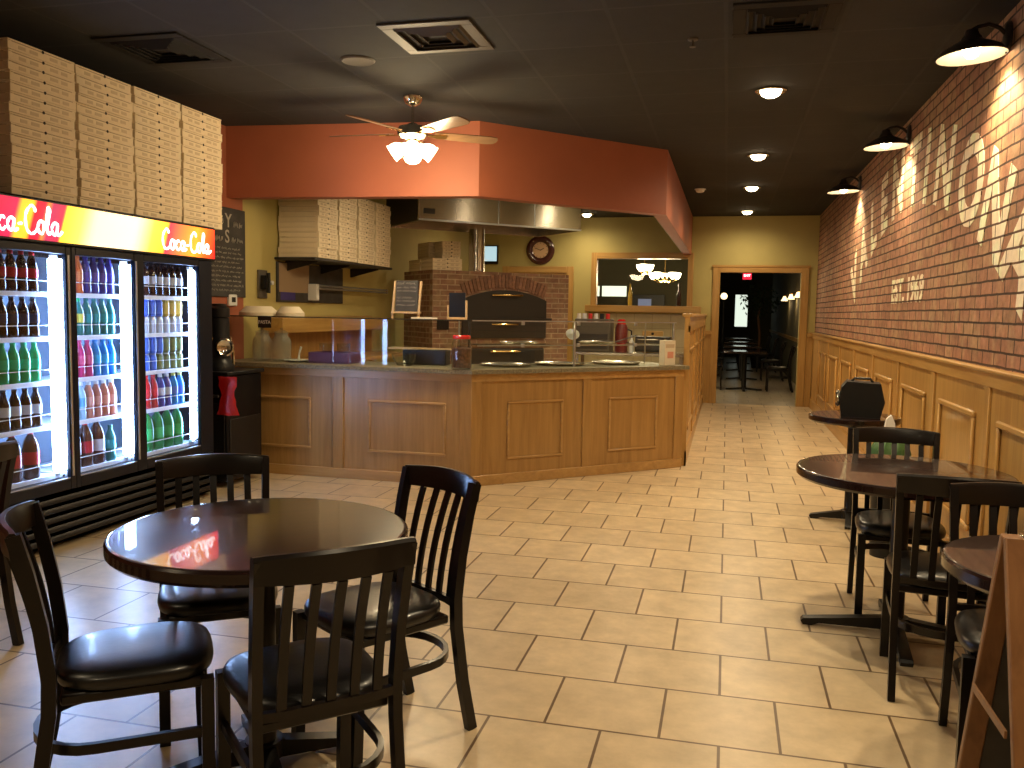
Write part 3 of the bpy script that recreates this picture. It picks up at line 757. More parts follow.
# ------------------------------------------------------------------ service counter
def panel_frame(mb, mat, x0, x1, z0, z1, y, w_=.022, d=.012):
    for a in ((x0, x1, z1 - w_, z1), (x0, x1, z0, z0 + w_), (x0, x0 + w_, z0 + w_, z1 - w_), (x1 - w_, x1, z0 + w_, z1 - w_)):
        mb.box(a[0], a[1], y - d, y, a[2], a[3], mat, bev=.005)
t = thing('service_counter', 'angled oak service counter with raised panels and stone top', 'counter', (-2.0, 6.70, 0))
ang = atan2(.68439, .72912); L2 = 2.236
# straight run (local x from -2.34 to 0), diagonal run rotated about the corner
mb = MB()
mb.box(-2.34, -.02, .02, .62, 0, .93, 'counter_wood')
for a in ((-2.34, -2.14), (-1.235, -1.135), (-.10, 0.0)): mb.box(a[0], a[1], 0.001, .021, .08, .87, 'counter_wood', bev=.003)
mb.box(-2.34, 0, 0, .021, .865, .93, 'counter_trim', bev=.003); mb.box(-2.34, 0, -.006, .021, 0, .085, 'counter_trim', bev=.004)
mb.build('base_cabinet', t)
for (a, b_) in ((-2.107, -1.443), (-.912, -.221)):
    mb = MB(); panel_frame(mb, 'counter_trim', a, b_, .238, .684, .02); mb.build('panel_moulding', t)
mb = MB(); M2 = R(ang)
mb.box(.0, L2, .02, .62, 0, .93, 'counter_wood', M=M2)
for a in ((0, .10), (1.10, 1.185), (L2 - .10, L2)): mb.box(a[0], a[1], 0.001, .021, .08, .87, 'counter_wood', bev=.003, M=M2)
mb.box(0, L2, 0, .021, .865, .93, 'counter_trim', bev=.003, M=M2); mb.box(0, L2, -.006, .021, 0, .085, 'counter_trim', bev=.004, M=M2)
mb.build('base_cabinet', t)
for (a, b_) in ((.347, .90), (1.385, 1.937)):
    mb = MB(); panel_frame(mb, 'counter_trim', a, b_, .20, .694, .02); o = mb.build('panel_moulding', t); o.rotation_euler = (0, 0, ang)
d = Vector((cos(ang), sin(ang))); nn = Vector((-d.y, d.x)); tanh = math.tan(ang / 2)
def corner(off): return (-off * tanh, off)      # a point offset inside both runs
out0 = corner(-.035); in0 = corner(.66)
e_o = d * (L2 + .03) + nn * -.035; e_i = d * (L2 + .03) + nn * .66
mb = MB(); mb.add(b_prism([(-2.345, -.035), out0, (e_o.x, e_o.y), (e_i.x, e_i.y), in0, (-2.345, .66)], .035, .93), 'stone')
mb.build('countertop', t)
def CP(s, off): return (-2.0 + d.x * s + nn.x * off, 6.70 + d.y * s + nn.y * off)   # point on the diagonal run
ZT = .9655

# sneeze guard
t = thing('sneeze_guard', 'glass sneeze guard with top ledge standing on the angled counter', 'sneeze guard', (-2.0, 6.70, ZT))
G0, GZ = .13, .395
c0 = corner(G0)
mb = MB(); mb.box(-2.335, c0[0] - .01, G0, G0 + .008, .002, GZ, 'guard'); mb.build('front_pane', t)
ct = corner(.46)
mb = MB(); mb.add(b_prism([(-2.335, G0 - .04), (corner(G0 - .04)), ct, (-2.335, .46)], .008, GZ), 'guard')
mb.add(b_prism([(-2.335, G0 - .044), corner(G0 - .044), corner(G0 - .040), (-2.335, G0 - .040)], .009, GZ - .0005), 'dark'); mb.build('top_ledge', t)
for i, (s0, s1) in enumerate(((.06, 1.07), (1.09, 2.19))):
    mb = MB(); mb.box(s0, s1, G0, G0 + .008, .002, GZ, 'guard', M=M2); mb.build('front_pane', t)
p0 = corner(G0 - .03); p1 = corner(.44); e0 = d * 2.2 + nn * (G0 - .03); e1 = d * 2.2 + nn * .44
mb = MB(); mb.add(b_prism([p0, tuple(e0), tuple(e1), p1], .008, GZ), 'guard')
mb.box(.05, 2.2, G0 - .034, G0 - .03, GZ - .0005, GZ + .009, 'alu', M=M2); mb.build('top_ledge', t)
mb = MB(); mb.box(.12, 2.15, G0 + .01, .50, .185, .193, 'guard', M=M2); mb.box(.12, 2.15, G0 + .009, G0 + .013, .184, .195, 'alu', M=M2); mb.build('middle_shelf', t)
for s in (.04, 1.08, 2.2):
    MB().box(s - .009, s + .009, G0 - .004, G0 + .014, 0, GZ, 'alu' if s > .1 else 'iron', bev=.002, M=M2).build('post', t)
MB().box(.12, .13, .5, .51, 0, GZ, 'alu', M=M2).build('post', t); MB().box(2.15, 2.16, .5, .51, 0, GZ, 'alu', M=M2).build('post', t)
for s in (.55, 1.12, 1.75):
    for z in (GZ - .03, .175): MB().box(s - .015, s + .015, G0 - .006, G0 + .014, z, z + .032, 'alu', bev=.003, M=M2).build('clip', t)

# pizza pans
def pan(loc, r, label, grp):
    mb = MB(); mb.add(b_lathe([(0, .004), (r * .9, .004), (r * .93, .006), (r * .97, .016), (r, .018), (r, .021), (r * .965, .019), (r * .92, .009), (0, .008)], 40), 'pan')
    return tag(mb.build('pizza_pan', loc=loc), label, 'pizza pan', grp)
for i, (s, l) in enumerate(((.53, 'round metal pizza pan on counter behind the glass corner post'), (1.09, 'round metal pizza pan on counter in the middle of three'), (1.72, 'round metal pizza pan on counter beside the white carton'))):
    x, y = CP(s, .385); pan((x, y, ZT), .232, l, 'pizza pans on the counter')
for s, l in ((.62, 'round metal pizza pan on glass shelf before the oven doors'), (1.45, 'round metal pizza pan on glass shelf before the drink dispenser')):
    x, y = CP(s, .325); pan((x, y, ZT + .1955), .17, l, 'pizza pans on the glass shelf')
# white carton at the counter end
x, y = CP(2.08, .07)
t = thing('carton', 'tall white carton standing at the end of the stone counter', 'carton', (x, y, ZT), ang)
MB().box(-.065, .065, -.04, .04, 0, .235, 'paper', bev=.003).build('box', t)
MB().box(-.03, .04, -.0415, -.04, .07, .13, 'peach_label').build('printed_picture', t)
MB().box(-.05, .05, -.0415, -.04, .165, .20, 'print').build('printed_text', t)
# tongs resting on the pan
x, y = CP(1.80, .34)
mb = MB()
for s_ in (-1, 1): mb.add(b_tube([(-.13, s_ * .004, .02), (0, s_ * .02, .05), (.13, s_ * .012, .085)], .004, 6, flat=(.014, .003)), 'iron')
tag(mb.build('serving_tongs', loc=(x, y, ZT + .19), rz=ang), 'black serving tongs lying on glass shelf by the carton', 'tongs')
# jar of flakes with red lid
x, y = CP(-.03, .02)
t = thing('jar', 'big glass jar of chilli flakes with a red lid by glass corner', 'jar', (-2.10, 6.735, ZT))
MB().add(b_lathe([(0, 0), (.078, 0), (.085, .012), (.085, .21), (.07, .24), (.07, .25), (.066, .25), (.066, .238), (.08, .208), (.08, .014), (0, .01)], 28), 'jar_glass').build('glass_body', t)
MB().add(b_lathe([(0, .015), (.078, .015), (.078, .17), (.05, .185), (0, .19)], 24), 'pepper').build('contents', t)
MB().add(b_lathe([(0, .25), (.074, .25), (.076, .272), (.07, .28), (0, .28)], 28), 'red_label').build('lid', t)

# glass jars, plate with scoop, tray, bowl and peel behind the straight glass
for (x, l) in ((-4.06, 'cloudy clear storage jar next to the cooler end of counter'), (-3.87, 'cloudy clear storage jar behind the black hanging tag')):
    t = thing('storage_jar', l, 'jar', (x, 6.99, ZT), 0, 'cloudy storage jars')
    MB().add(b_lathe([(0, 0), (.07, 0), (.085, .015), (.088, .16), (.08, .20), (.06, .225), (.06, .25), (.056, .25), (.056, .224), (.076, .198), (.083, .16), (.08, .018), (0, .008)], 28), 'milky').build('glass_body', t)
    MB().add(b_lathe([(0, .25), (.062, .25), (.064, .262), (.03, .275), (.012, .278), (.016, .295), (0, .298)], 24), 'milky').build('lid', t)
t = thing('plate', 'white plate with an upright scoop on the straight counter', 'plate', (-3.70, 6.97, ZT))
MB().add(b_lathe([(0, .004), (.075, .004), (.115, .014), (.118, .018), (.11, .016), (.07, .008), (0, .008)], 32), 'white').build('dish', t)
mb = MB(); mb.add(b_tube([(.01, 0, .012), (.015, 0, .07), (.035, 0, .135)], [.012, .008, .011], 8), 'white')
tag(mb.build('scoop', loc=(-3.70, 6.97, ZT)), 'white upright scoop standing on the white plate', 'scoop')
mb = MB(); mb.box(-.19, .19, -.13, .13, 0, .012, 'purple', bev=.004)
for a in ((-.19, .19, -.13, -.12), (-.19, .19, .12, .13), (-.19, -.18, -.12, .12), (.18, .19, -.12, .12)): mb.box(*a, .012, .095, 'purple', bev=.003)
tag(mb.build('tray', loc=(-3.36, 7.01, ZT)), 'dark purple bin tray on counter behind the straight glass', 'tray')
for k, (x, y) in enumerate(((-3.44, 7.0), (-3.28, 7.02))):
    mb = MB(); mb.add(b_lathe([(0, 0), (.05, 0), (.058, .12), (.06, .16), (.056, .16), (.054, .12), (.046, .006), (0, .006)], 22), 'jar_glass')
    tag(mb.build('cup', loc=(x, y, ZT + .0125)), ('clear plastic cup in purple tray, plate end', 'clear plastic cup in purple tray, corner end')[k], 'cup', 'cups in the tray')
mb = MB(); mb.add(b_lathe([(0, 0), (.06, 0), (.095, .05), (.11, .10), (.114, .10), (.10, .05), (.062, .006), (0, .005)], 30), 'jar_glass')
tag(mb.build('bowl', loc=(-2.68, 6.955, ZT)), 'clear glass bowl on counter beside the wooden peel', 'bowl')
mb = MB(); mb.add(b_prism([(-.28, -.10), (.0, -.11), (.08, -.03), (.36, -.018), (.36, .018), (.08, .03), (0, .11), (-.28, .10)], .012), 'pine')
tag(mb.build('pizza_peel', loc=(-2.62, 7.16, ZT + .135), rz=.05), 'pale wooden pizza peel lying on a black box', 'pizza peel')
mb = MB(); mb.box(-.20, .20, -.065, .065, 0, .134, 'iron', bev=.006); tag(mb.build('storage_box', loc=(-2.56, 7.175, ZT)), 'black box under the wooden pizza peel', 'box')

# hanging tag and things standing on the glass ledge
ZL = ZT + GZ + .0085
t = thing('price_tag', 'black tag with white lettering hung on straight glass', 'tag', (-3.94, 6.82, ZT + .30))
MB().box(-.065, .065, 0, .006, 0, .10, 'plastic', bev=.002).build('card', t)
MB().add(text_bm('PASTA', .042, .0006, .001), 'white', T((0, -.0006, .048)) @ TO_NY).build('lettering', t)
for (x, n_, r, l) in ((-4.09, 9, .175, 'wide stack of upturned paper bowls on glass ledge by the thermostat'), (-3.78, 10, .125, 'small stack of upturned paper bowls on glass ledge, second along')):
    mb = MB(); mb.add(b_lathe([(0, .085), (r * .62, .085), (r * .66, .08), (r * .95, .035), (r * .98, .03), (r * .98, 0), (r * .9, 0), (0, .0)], 36), 'paper')
    for k in range(4): mb.add(b_lathe([(r * .97, .004 + k * .007), (r, .006 + k * .007), (r, .008 + k * .007), (r * .97, .009 + k * .007)], 36), 'paper')
    tag(mb.build('paper_bowls', loc=(x, 6.99, ZL)), l, 'paper bowls', 'upturned paper bowls')
rs = random.Random(5)
t = thing('table_sign', 'chalk menu sign on small pine easel on the glass ledge', 'sign', (-2.66, 6.93, ZL))
for x in (-.125, .11): MB().add(b_tube([(x, 0, 0), (x + .015, .03, .32)], .01, 6, flat=(.016, .016)), 'pine').build('easel_leg', t)
MB().box(-.13, .13, -.02, .02, .045, .06, 'pine').build('easel_ledge', t)
mb = MB(); mb.box(-.10, .10, -.006, .006, .062, .325, 'slate'); sl = mb.build('slate', t); sl.rotation_euler = (radians(-5), 0, 0)
mb = MB()
for k, z in enumerate((.30, .265, .235, .18, .15, .115)): scribble(mb, 'chalk', -.09, .085, z, .03 if k in (0, 3) else .018, T((0, -.0075, 0)) @ TO_NY, rs, .0016)
mb.build('chalk_writing', sl)
t = thing('table_sign', 'blank black sign on small pine stand on the glass ledge', 'sign', (-2.21, 6.95, ZL))
MB().box(-.085, .085, -.02, .02, 0, .018, 'pine', bev=.002).build('stand_base', t)
for x in (-.085, .075): MB().box(x, x + .014, -.012, .012, .018, .16 if x > 0 else .12, 'pine', bev=.002).build('stand_post', t)
MB().box(-.07, .072, -.005, .005, .02, .225, 'plastic').build('sign_face', t)
mb = MB(); mb.box(-.17, .06, -.012, .012, 0, .014, 'paper', bev=.002); tag(mb.build('ticket_strip', loc=(-2.42, 6.87, ZL)), 'white ticket strip lying on glass ledge between the signs', 'strip')

# ------------------------------------------------------------------ behind the counter
# oven: a brick fronted deck oven set parallel to the diagonal counter
OA = radians(42)
t = thing('pizza_oven', 'brick-faced pizza oven with arched black iron doors', 'pizza oven', (-3.6, 10.3, 0), OA)
OL, OD, OH = 2.0, 1.0, 1.95
mb = MB(); mb.box(0, OL, 0, .10, 0, OH, 'oven_brick'); mb.box(.0, OL, .1, OD, 0, OH, 'oven_brick_side'); mb.build('brick_body', t)
def arch(x0, x1, z0, zs, rise, n=14):
    P = [(x0, z0), (x1, z0)]
    for i in range(n + 1):
        q = i / n; P.append((x1 + (x0 - x1) * q, zs + rise * (1 - (2 * q - 1) ** 2)))
    return P
TOY = Matrix(((1, 0, 0, 0), (0, 0, -1, 0), (0, 1, 0, 0), (0, 0, 0, 1)))
mb = MB()
for i in range(24):
    q = (i + .5) / 24; x = .40 + 1.24 * q; z = 1.60 + .135 * (1 - (2 * q - 1) ** 2)
    sl_ = math.atan(-.135 * 4 * (2 * q - 1) / 1.3)
    mb.add(b_box(.048, .02, .17, .003), 'arch_brick' if i % 3 else 'arch_brick_dark', T((x, -.004, z + .10)) @ R(-sl_, 'Y'))
mb.build('brick_arch', t)
mb = MB(); mb.add(b_prism(arch(.40, 1.64, 1.36, 1.59, .13), .03), 'iron', T((0, .0, 0)) @ TOY)
dr = mb.build('oven_door', t); MB().add(b_tube([(.82, -.05, 1.655), (.86, -.075, 1.655), (1.22, -.075, 1.655), (1.26, -.05, 1.655)], .013, 8), 'brass').build('handle', dr)
mb = MB(); mb.box(.40, 1.64, -.035, 0, 1.09, 1.33, 'iron', bev=.008)
dr = mb.build('oven_door', t); MB().add(b_tube([(.82, -.05, 1.275), (.86, -.075, 1.275), (1.16, -.075, 1.275), (1.2, -.05, 1.275)], .013, 8), 'brass').build('handle', dr)
mb = MB(); mb.box(.38, 1.72, -.05, 0, 1.33, 1.36, 'iron', bev=.004); mb.box(.38, 1.72, -.02, 0, .98, 1.06, 'oven_brick'); mb.build('oven_sill', t)
mb = MB(); mb.box(.42, 1.62, -.035, 0, .62, .96, 'iron', bev=.02); dr = mb.build('oven_door', t)
MB().add(b_tube([(.8, -.05, .92), (.84, -.07, .92), (1.2, -.07, .92), (1.24, -.05, .92)], .012, 8), 'brass').build('handle', dr)
MB().box(.06, .22, -.02, 0, 1.20, 1.32, 'plastic', bev=.004).build('control_box', t)
MB().add(b_cyl(.105, 2.5 - OH, 28, z0=OH), 'steel', T((.68, .16, 0))).build('flue_pipe', t)
# hood
t = thing('exhaust_hood', 'long stainless steel exhaust hood hanging above the brick oven', 'range hood', (-3.5, 9.5, 2.48), OA)
mb = MB(); HL, HD, HH = 2.22, 1.10, .55
mb.box(0, HL, 0, .03, 0, HH, 'steel', bev=.004); mb.box(0, .03, .03, HD, 0, HH, 'iron'); mb.box(HL - .03, HL, .03, HD, 0, HH, 'steel')
mb.box(.03, HL - .03, HD - .03, HD, 0, HH, 'steel'); mb.box(.03, HL - .03, .03, HD - .03, .30, .33, 'steel'); mb.build('canopy_shell', t)
mb = MB()
for x in (1.03, 1.53): mb.box(x, x + .012, -.004, 0, 0, HH, 'alu')
mb.box(0, HL, -.006, .0, 0, .02, 'alu'); mb.build('seam_strip', t)
MB().box(.06, .20, -.006, 0, .08, .14, 'iron').build('rating_plate', t)
mb = MB()
for k in range(8): mb.box(.08 + k * .26, .32 + k * .26, .45, .62, .285, .30, 'iron')
mb.build('grease_filter', t)
# boxes on the oven
ox = R(OA); o0 = Vector((-3.6, 10.3, 0))
def onoven(x, y, z): v = ox @ Vector((x, y, 0)); return (o0.x + v.x, o0.y + v.y, z)
lab = [((.235, .27), 6, 'step end', .42), ((.235 + .0, .72), 3, 'wall end', .42)]
for st, (x, y, z0, sz, n, nm) in enumerate(((.205, .215, OH + .001, .40, 3, 'low front stack'), (.205, .64, OH + .001, .40, 3, 'low rear stack'),
                                           (.285, .20, OH + .001 + 3 * .049, .25, 5, 'small upper front stack'), (.285, .56, OH + .001 + 3 * .049, .38, 5, 'upper rear stack'))):
    for i in range(n):
        pizza_box('oven%s' % sz, sz, .0485 if st < 2 else .044, onoven(x + rb.uniform(-.005, .005), y, z0 + i * (.049 if st < 2 else .0445)), OA - pi / 2,
                  'pizza box on the oven, %s, %s from bottom' % (nm, ORD[i]), 'pizza boxes on the oven')
# round clock, small screen, wall items
t = thing('wall_clock', 'round wall clock with dark rim and copper coloured face', 'clock', (-3.12, YB, 2.49))
MB().add(b_lathe([(.13, .012), (.15, .03), (.19, .045), (.225, .04), (.245, .02), (.245, 0), (0, 0)], 48), 'clock_rim', R(pi / 2, 'X')).build('rim', t)
MB().add(b_lathe([(0, .016), (.14, .016), (.14, .012)], 40), 'clock_face', R(pi / 2, 'X')).build('face', t)
mb = MB()
for a, l_, w_ in ((radians(62), .07, .012), (radians(-70), .105, .008)): mb.box(-w_ / 2, w_ / 2, -.021, -.018, -.01, l_, 'clock_rim', M=R(a, 'Y'))
mb.build('hands', t)
mb = MB()
for k in range(12):
    a = k * pi / 6; mb.box(-.004, .004, -.018, -.016, .11, .13, 'clock_rim', M=R(a, 'Y'))
mb.build('hour_marks', t)
mb = MB()
for a in (.7, 1.1, 3.9, 4.4, 5.6): mb.add(b_sphere(.014, 1, 8), 'chrome', T((.19 * sin(a), -.045, .19 * cos(a))))
mb.build('rim_studs', t)
t = thing('wall_screen', 'small lit screen on the yellow wall beside the flue pipe', 'screen', (-3.99, YB, 2.25))
MB().box(-.13, .13, -.05, -.001, 0, .32, 'plastic', bev=.006).build('bezel', t); MB().box(-.11, .11, -.052, -.0501, .05, .30, 'screen').build('screen', t)
t = thing('chalkboard', 'tall chalkboard menu on orange wall beside the cooler', 'chalkboard', (XL, 6.87, 1.53))
MB().box(0, .02, -.29, .30, 0, .79, 'slate', bev=.004).build('slate_panel', t)
MB2 = MB(); M = T((.0215, 0, 0)) @ TO_PX
MB2.add(text_bm('Y', .17, .002, .001), 'chalk', M @ T((.02, .67, 0))); MB2.add(text_bm('S', .16, .002, .001), 'chalk', M @ T((.0, .53, 0)))
scribble(MB2, 'chalk', -.20, -.06, .67, .05, M, rs, .003); scribble(MB2, 'chalk', .10, .25, .65, .06, M, rs, .003)
scribble(MB2, 'chalk', -.26, -.07, .51, .05, M, rs, .003); scribble(MB2, 'chalk', .07, .27, .51, .06, M, rs, .003)
for k in range(10): scribble(MB2, 'chalk', -.25, .26 if k % 3 else .2, .43 - k * .041, .022, M, rs, .0022)
MB2.build('chalk_writing', t)
t = thing('mounted_thermostat', 'white thermostat on orange wall below the chalkboard', 'thermostat', (XL, 6.95, 1.45))
MB().box(0, .03, -.065, .065, 0, .105, 'white', bev=.008).build('case', t); MB().box(.03, .032, -.03, .03, .035, .08, 'dark').build('display', t)
t = thing('wall_phone', 'grey telephone on the yellow kitchen wall', 'telephone', (XL, 7.48, 1.53))
MB().box(0, .02, -.08, .08, 0, .27, 'vent_frame', bev=.004).build('back_plate', t)
MB().box(.02, .07, -.06, .04, .08, .22, 'plastic', bev=.012, seg=2).build('phone_body', t)
MB().add(b_tube([(.09, -.03, .05), (.10, -.03, .12), (.10, -.03, .17), (.09, -.03, .24)], [.022, .014, .014, .022], 10), 'plastic').build('handset', t)
MB().add(b_cyl(.02, .02, 12), 'white', T((.07, .06, .15)) @ R(pi / 2, 'Y')).build('dial', t)
t = thing('mounted_notice_board', 'dark notice board with brown sheet under the box shelf', 'notice board', (XL, 7.75, 1.50))
MB().box(0, .02, 0, 1.5, 0, .40, 'slate', bev=.003).build('board', t); MB().box(.02, .023, .03, .66, .10, .39, 'card_shade').build('brown_sheet', t)
MB().box(.02, .022, .06, .36, .02, .16, 'violet').build('blue_sheet', t)
t = thing('wall_rail', 'long steel rail with white bracket on the kitchen wall', 'rail', (XL, 8.4, 1.60))
MB().box(0, .12, -.01, .055, -.075, .10, 'white', bev=.006).build('bracket', t)
for z in (.085, .055): MB().add(b_tube([(.10, .05, z), (.10, 2.0, z)], .011, 8), 'alu').build('bar', t)
for y in (1.95,): MB().box(0, .11, y - .012, y + .012, .04, .10, 'chrome', bev=.003).build('end_bracket', t)
# wooden ledge along the kitchen wall
t = thing('work_bench', 'wooden bench with tall splashboard along the kitchen wall', 'work bench', (XL, 7.45, 0))
MB().box(.002, .55, 0, 2.6, .88, .92, 'counter_trim', bev=.005).build('bench_top', t)
MB().box(.002, .04, 0, 2.6, .92, 1.36, 'counter_wood', bev=.004).build('splashboard', t)
MB().box(.002, .24, 0, 2.6, 1.20, 1.345, 'oak_y', bev=.004).build('shelf_box', t)
for x in (.03, .49):
    for y in (.03, 2.52): MB().box(x, x + .05, y, y + .05, 0, .88, 'counter_wood').build('leg', t)
# back bench with the drink dispenser, flask, toaster, chopping board
t = thing('back_bench', 'steel bench along back of kitchen below the serving window', 'bench', (-2.08, 11.9, 0))
MB().box(0, 1.55, 0, .6, .86, .90, 'steel', bev=.005).build('bench_top', t)
for x in (.03, 1.47):
    for y in (.03, .53): MB().box(x, x + .045, y, y + .045, 0, .86, 'steel').build('leg', t)
MB().box(.05, 1.5, .05, .55, .25, .28, 'steel').build('lower_shelf', t)
t = thing('drink_dispenser', 'grey drink dispenser with row of coloured flavour caps', 'drink dispenser', (-1.83, 12.2, .9005))
MB().box(-.25, .25, -.2, .24, 0, .46, 'vent_frame', bev=.012).build('housing', t)
MB().box(-.22, .22, -.206, -.2, .04, .25, 'iron').build('drip_panel', t)
for k, m_ in enumerate(('white', 'white', 'red_label', 'white', 'plastic', 'red_label')):
    MB().add(b_cyl(.032, .075, 14, .028, z0=.46), m_, T((-.205 + k * .082, -.12, 0))).build('flavour_cap', t)
t = thing('flask', 'maroon vacuum flask standing beside the drink dispenser', 'flask', (-1.43, 12.1, .9005))
MB().add(b_lathe([(0, 0), (.085, 0), (.09, .02), (.088, .34), (.07, .39), (0, .39)], 24), 'maroon').build('body', t)
MB().add(b_lathe([(0, .39), (.06, .39), (.062, .44), (.04, .46), (0, .46)], 20), 'red_cap').build('lid', t)
MB().add(b_tube([(.085, 0, .32), (.14, 0, .30), (.145, 0, .18), (.088, 0, .12)], .012, 8), 'plastic').build('handle', t)
t = thing('chopping_board', 'wooden chopping board leaning at back of kitchen bench', 'chopping board', (-1.02, 12.4, .9005))
MB().box(-.15, .15, -.012, .012, 0, .30, 'oak_x', bev=.006).build('board', t); MB().add(b_lathe([(.0, 0), (.02, 0), (.02, .002), (0, .002)], 14), 'dark', T((0, -.0125, .26)) @ R(pi / 2, 'X')).build('hanging_hole', t)
t = thing('toaster_oven', 'black countertop toaster oven on steel kitchen bench', 'toaster oven', (-.98, 12.1, .9005))
MB().box(-.24, .24, -.16, .16, .02, .23, 'plastic', bev=.01).build('case', t); MB().box(-.22, .10, -.165, -.16, .05, .20, 'iron').build('door', t)
MB().add(b_tube([(-.20, -.185, .19), (.08, -.185, .19)], .006, 8), 'chrome').build('handle', t)
for z in (.07, .13, .19): MB().add(b_cyl(.018, .02, 12), 'chrome', T((.17, -.16, z)) @ R(pi / 2, 'X')).build('knob', t)
t = thing('spray_bottle', 'white squeeze bottle standing on kitchen bench by the flask', 'bottle', (-1.28, 12.05, .9005))
MB().add(b_lathe([(0, 0), (.035, 0), (.038, .02), (.038, .15), (.015, .18), (0, .18)], 18), 'white').build('body', t)
MB().add(b_lathe([(0, .18), (.015, .18), (.004, .24), (0, .24)], 14), 'white').build('nozzle', t)
mb = MB(); mb.add(b_lathe([(0, 0), (.035, .0), (.055, .02), (.065, .04), (.061, .04), (.052, .022), (.03, .004), (0, .004)], 24), 'white', R(radians(-50), 'X'))
x, y = CP(1.22, .45)
tag(mb.build('scoop_bowl', loc=(x + .03, y + .02, ZT + .255)), 'white bowl tipped on its side on glass shelf by the pan', 'bowl')

# cart between cooler and counter
t = thing('service_stand', 'black waist-high stand squeezed between cooler and counter', 'stand', (-4.06, 6.28, 0))
MB().box(-.25, .25, -.26, .26, .05, .90, 'cooler_black', bev=.008).build('cabinet', t)
MB().box(-.27, .27, -.28, .28, .90, .93, 'plastic', bev=.006).build('top', t)
MB().box(.25, .258, -.23, .23, .12, .55, 'louver', bev=.003).build('door', t); MB().box(-.23, .23, -.268, -.26, .12, .68, 'louver', bev=.003).build('side_panel', t)
MB().add(b_tube([(-.2, -.30, .74), (.2, -.30, .74)], .012, 8), 'iron').build('rail', t)
t = thing('coffee_grinder', 'tall black dispenser with round front dial on the stand', 'dispenser', (-3.97, 6.17, .9305), .75)
mb = MB(); mb.add(b_lathe([(0, 0), (.12, 0), (.12, .05), (.10, .08), (.085, .12), (.08, .42), (.07, .43), (0, .43)], 24), 'plastic'); mb.build('body', t)
MB().add(b_lathe([(0, .43), (.085, .43), (.085, .50), (.06, .52), (.06, .535), (0, .54)], 24), 'plastic').build('lid', t)
MB().add(b_lathe([(0, .02), (.045, .02), (.06, .0), (.075, .012), (.075, .03), (.06, .04), (.045, .03), (0, .03)], 24), 'chrome', T((.02, -.075, .19)) @ R(pi / 2, 'X')).build('dial', t)
for s_ in (-1, 1): MB().add(b_tube([(s_ * .1, -.06, .05), (s_ * .09, -.09, .18), (s_ * .07, -.08, .27)], .009, 8), 'chrome').build('side_arm', t)
mb = MB()
b = bmesh.new(); g = []
for i in range(7):
    row = []
    for k in range(9):
        u, v = i / 6 - .5, k / 8
        wd = .085 * (1 - .35 * sin(pi * v) ** 2 + .1 * v)
        row.append(b.verts.new((u * 2 * wd, -.03 * cos(u * pi) * (.4 + v * .8) + .012 * sin(k * 2.1 + i * 1.7), -.30 * v)))
    g.append(row)
for i in range(6):
    for k in range(8): b.faces.new((g[i][k], g[i + 1][k], g[i + 1][k + 1], g[i][k + 1]))
bmesh.ops.solidify(b, geom=list(b.faces), thickness=.012)
mb.add(b, 'red_cloth')
tag(mb.build('plastic_bag', loc=(-3.765, 5.96, .90), ang=80), 'shiny red plastic bag hanging from the black stand', 'bag')

# ------------------------------------------------------------------ tables
def table(name, x, y, r, label, rot, h=.76, arm=.40, cat='table', grp='round pedestal tables'):
    t = thing(name, label, cat, (x, y, 0), rot, grp)
    th = .048
    mb = MB(); mb.add(b_lathe([(0, h), (r - .016, h), (r - .012, h), (r - .006, h - .002)], 72), 'table')
    mb.add(b_lathe([(r - .006, h - .002), (r, h - .009), (r, h - th + .012), (r - .012, h - th), (0, h - th)], 72), 'table_edge')
    mb.build('tabletop', t, ang=30)
    MB().add(b_lathe([(.0, .06), (.045, .06), (.038, .075), (.038, h - .09), (.12, h - .07), (.14, h - th - .001), (0, h - th - .001)], 24), 'black').build('column', t)
    mb = MB(); mb.add(b_cyl(.06, .055, 20, z0=.025), 'black')
    for k in range(4):
        mb.add(b_prism([(0, .055), (.05, .075), (arm, .03), (arm + .01, .018), (arm, 0), (arm - .04, 0), (arm - .07, .014), (0, .02)], .05), 'black', R(k * pi / 2) @ T((0, .025, 0)) @ R(pi / 2, 'X'))
    mb.build('cross_base', t)
    return t
table('round_table', -1.38, 2.37, .45, 'largest round dark table, glossy, ringed by four chairs before the cooler', radians(40), arm=.30)
table('round_table', .80, 4.17, .46, 'round dark table along brick wall between two chairs, middle of three', radians(-3), arm=.40)
table('round_table', .895, 6.42, .305, 'small round dark table with the black case on it', radians(-8), arm=.26)
table('round_table', .99, 2.69, .35, 'round dark table half hidden behind the folding sign', radians(0), arm=.26)

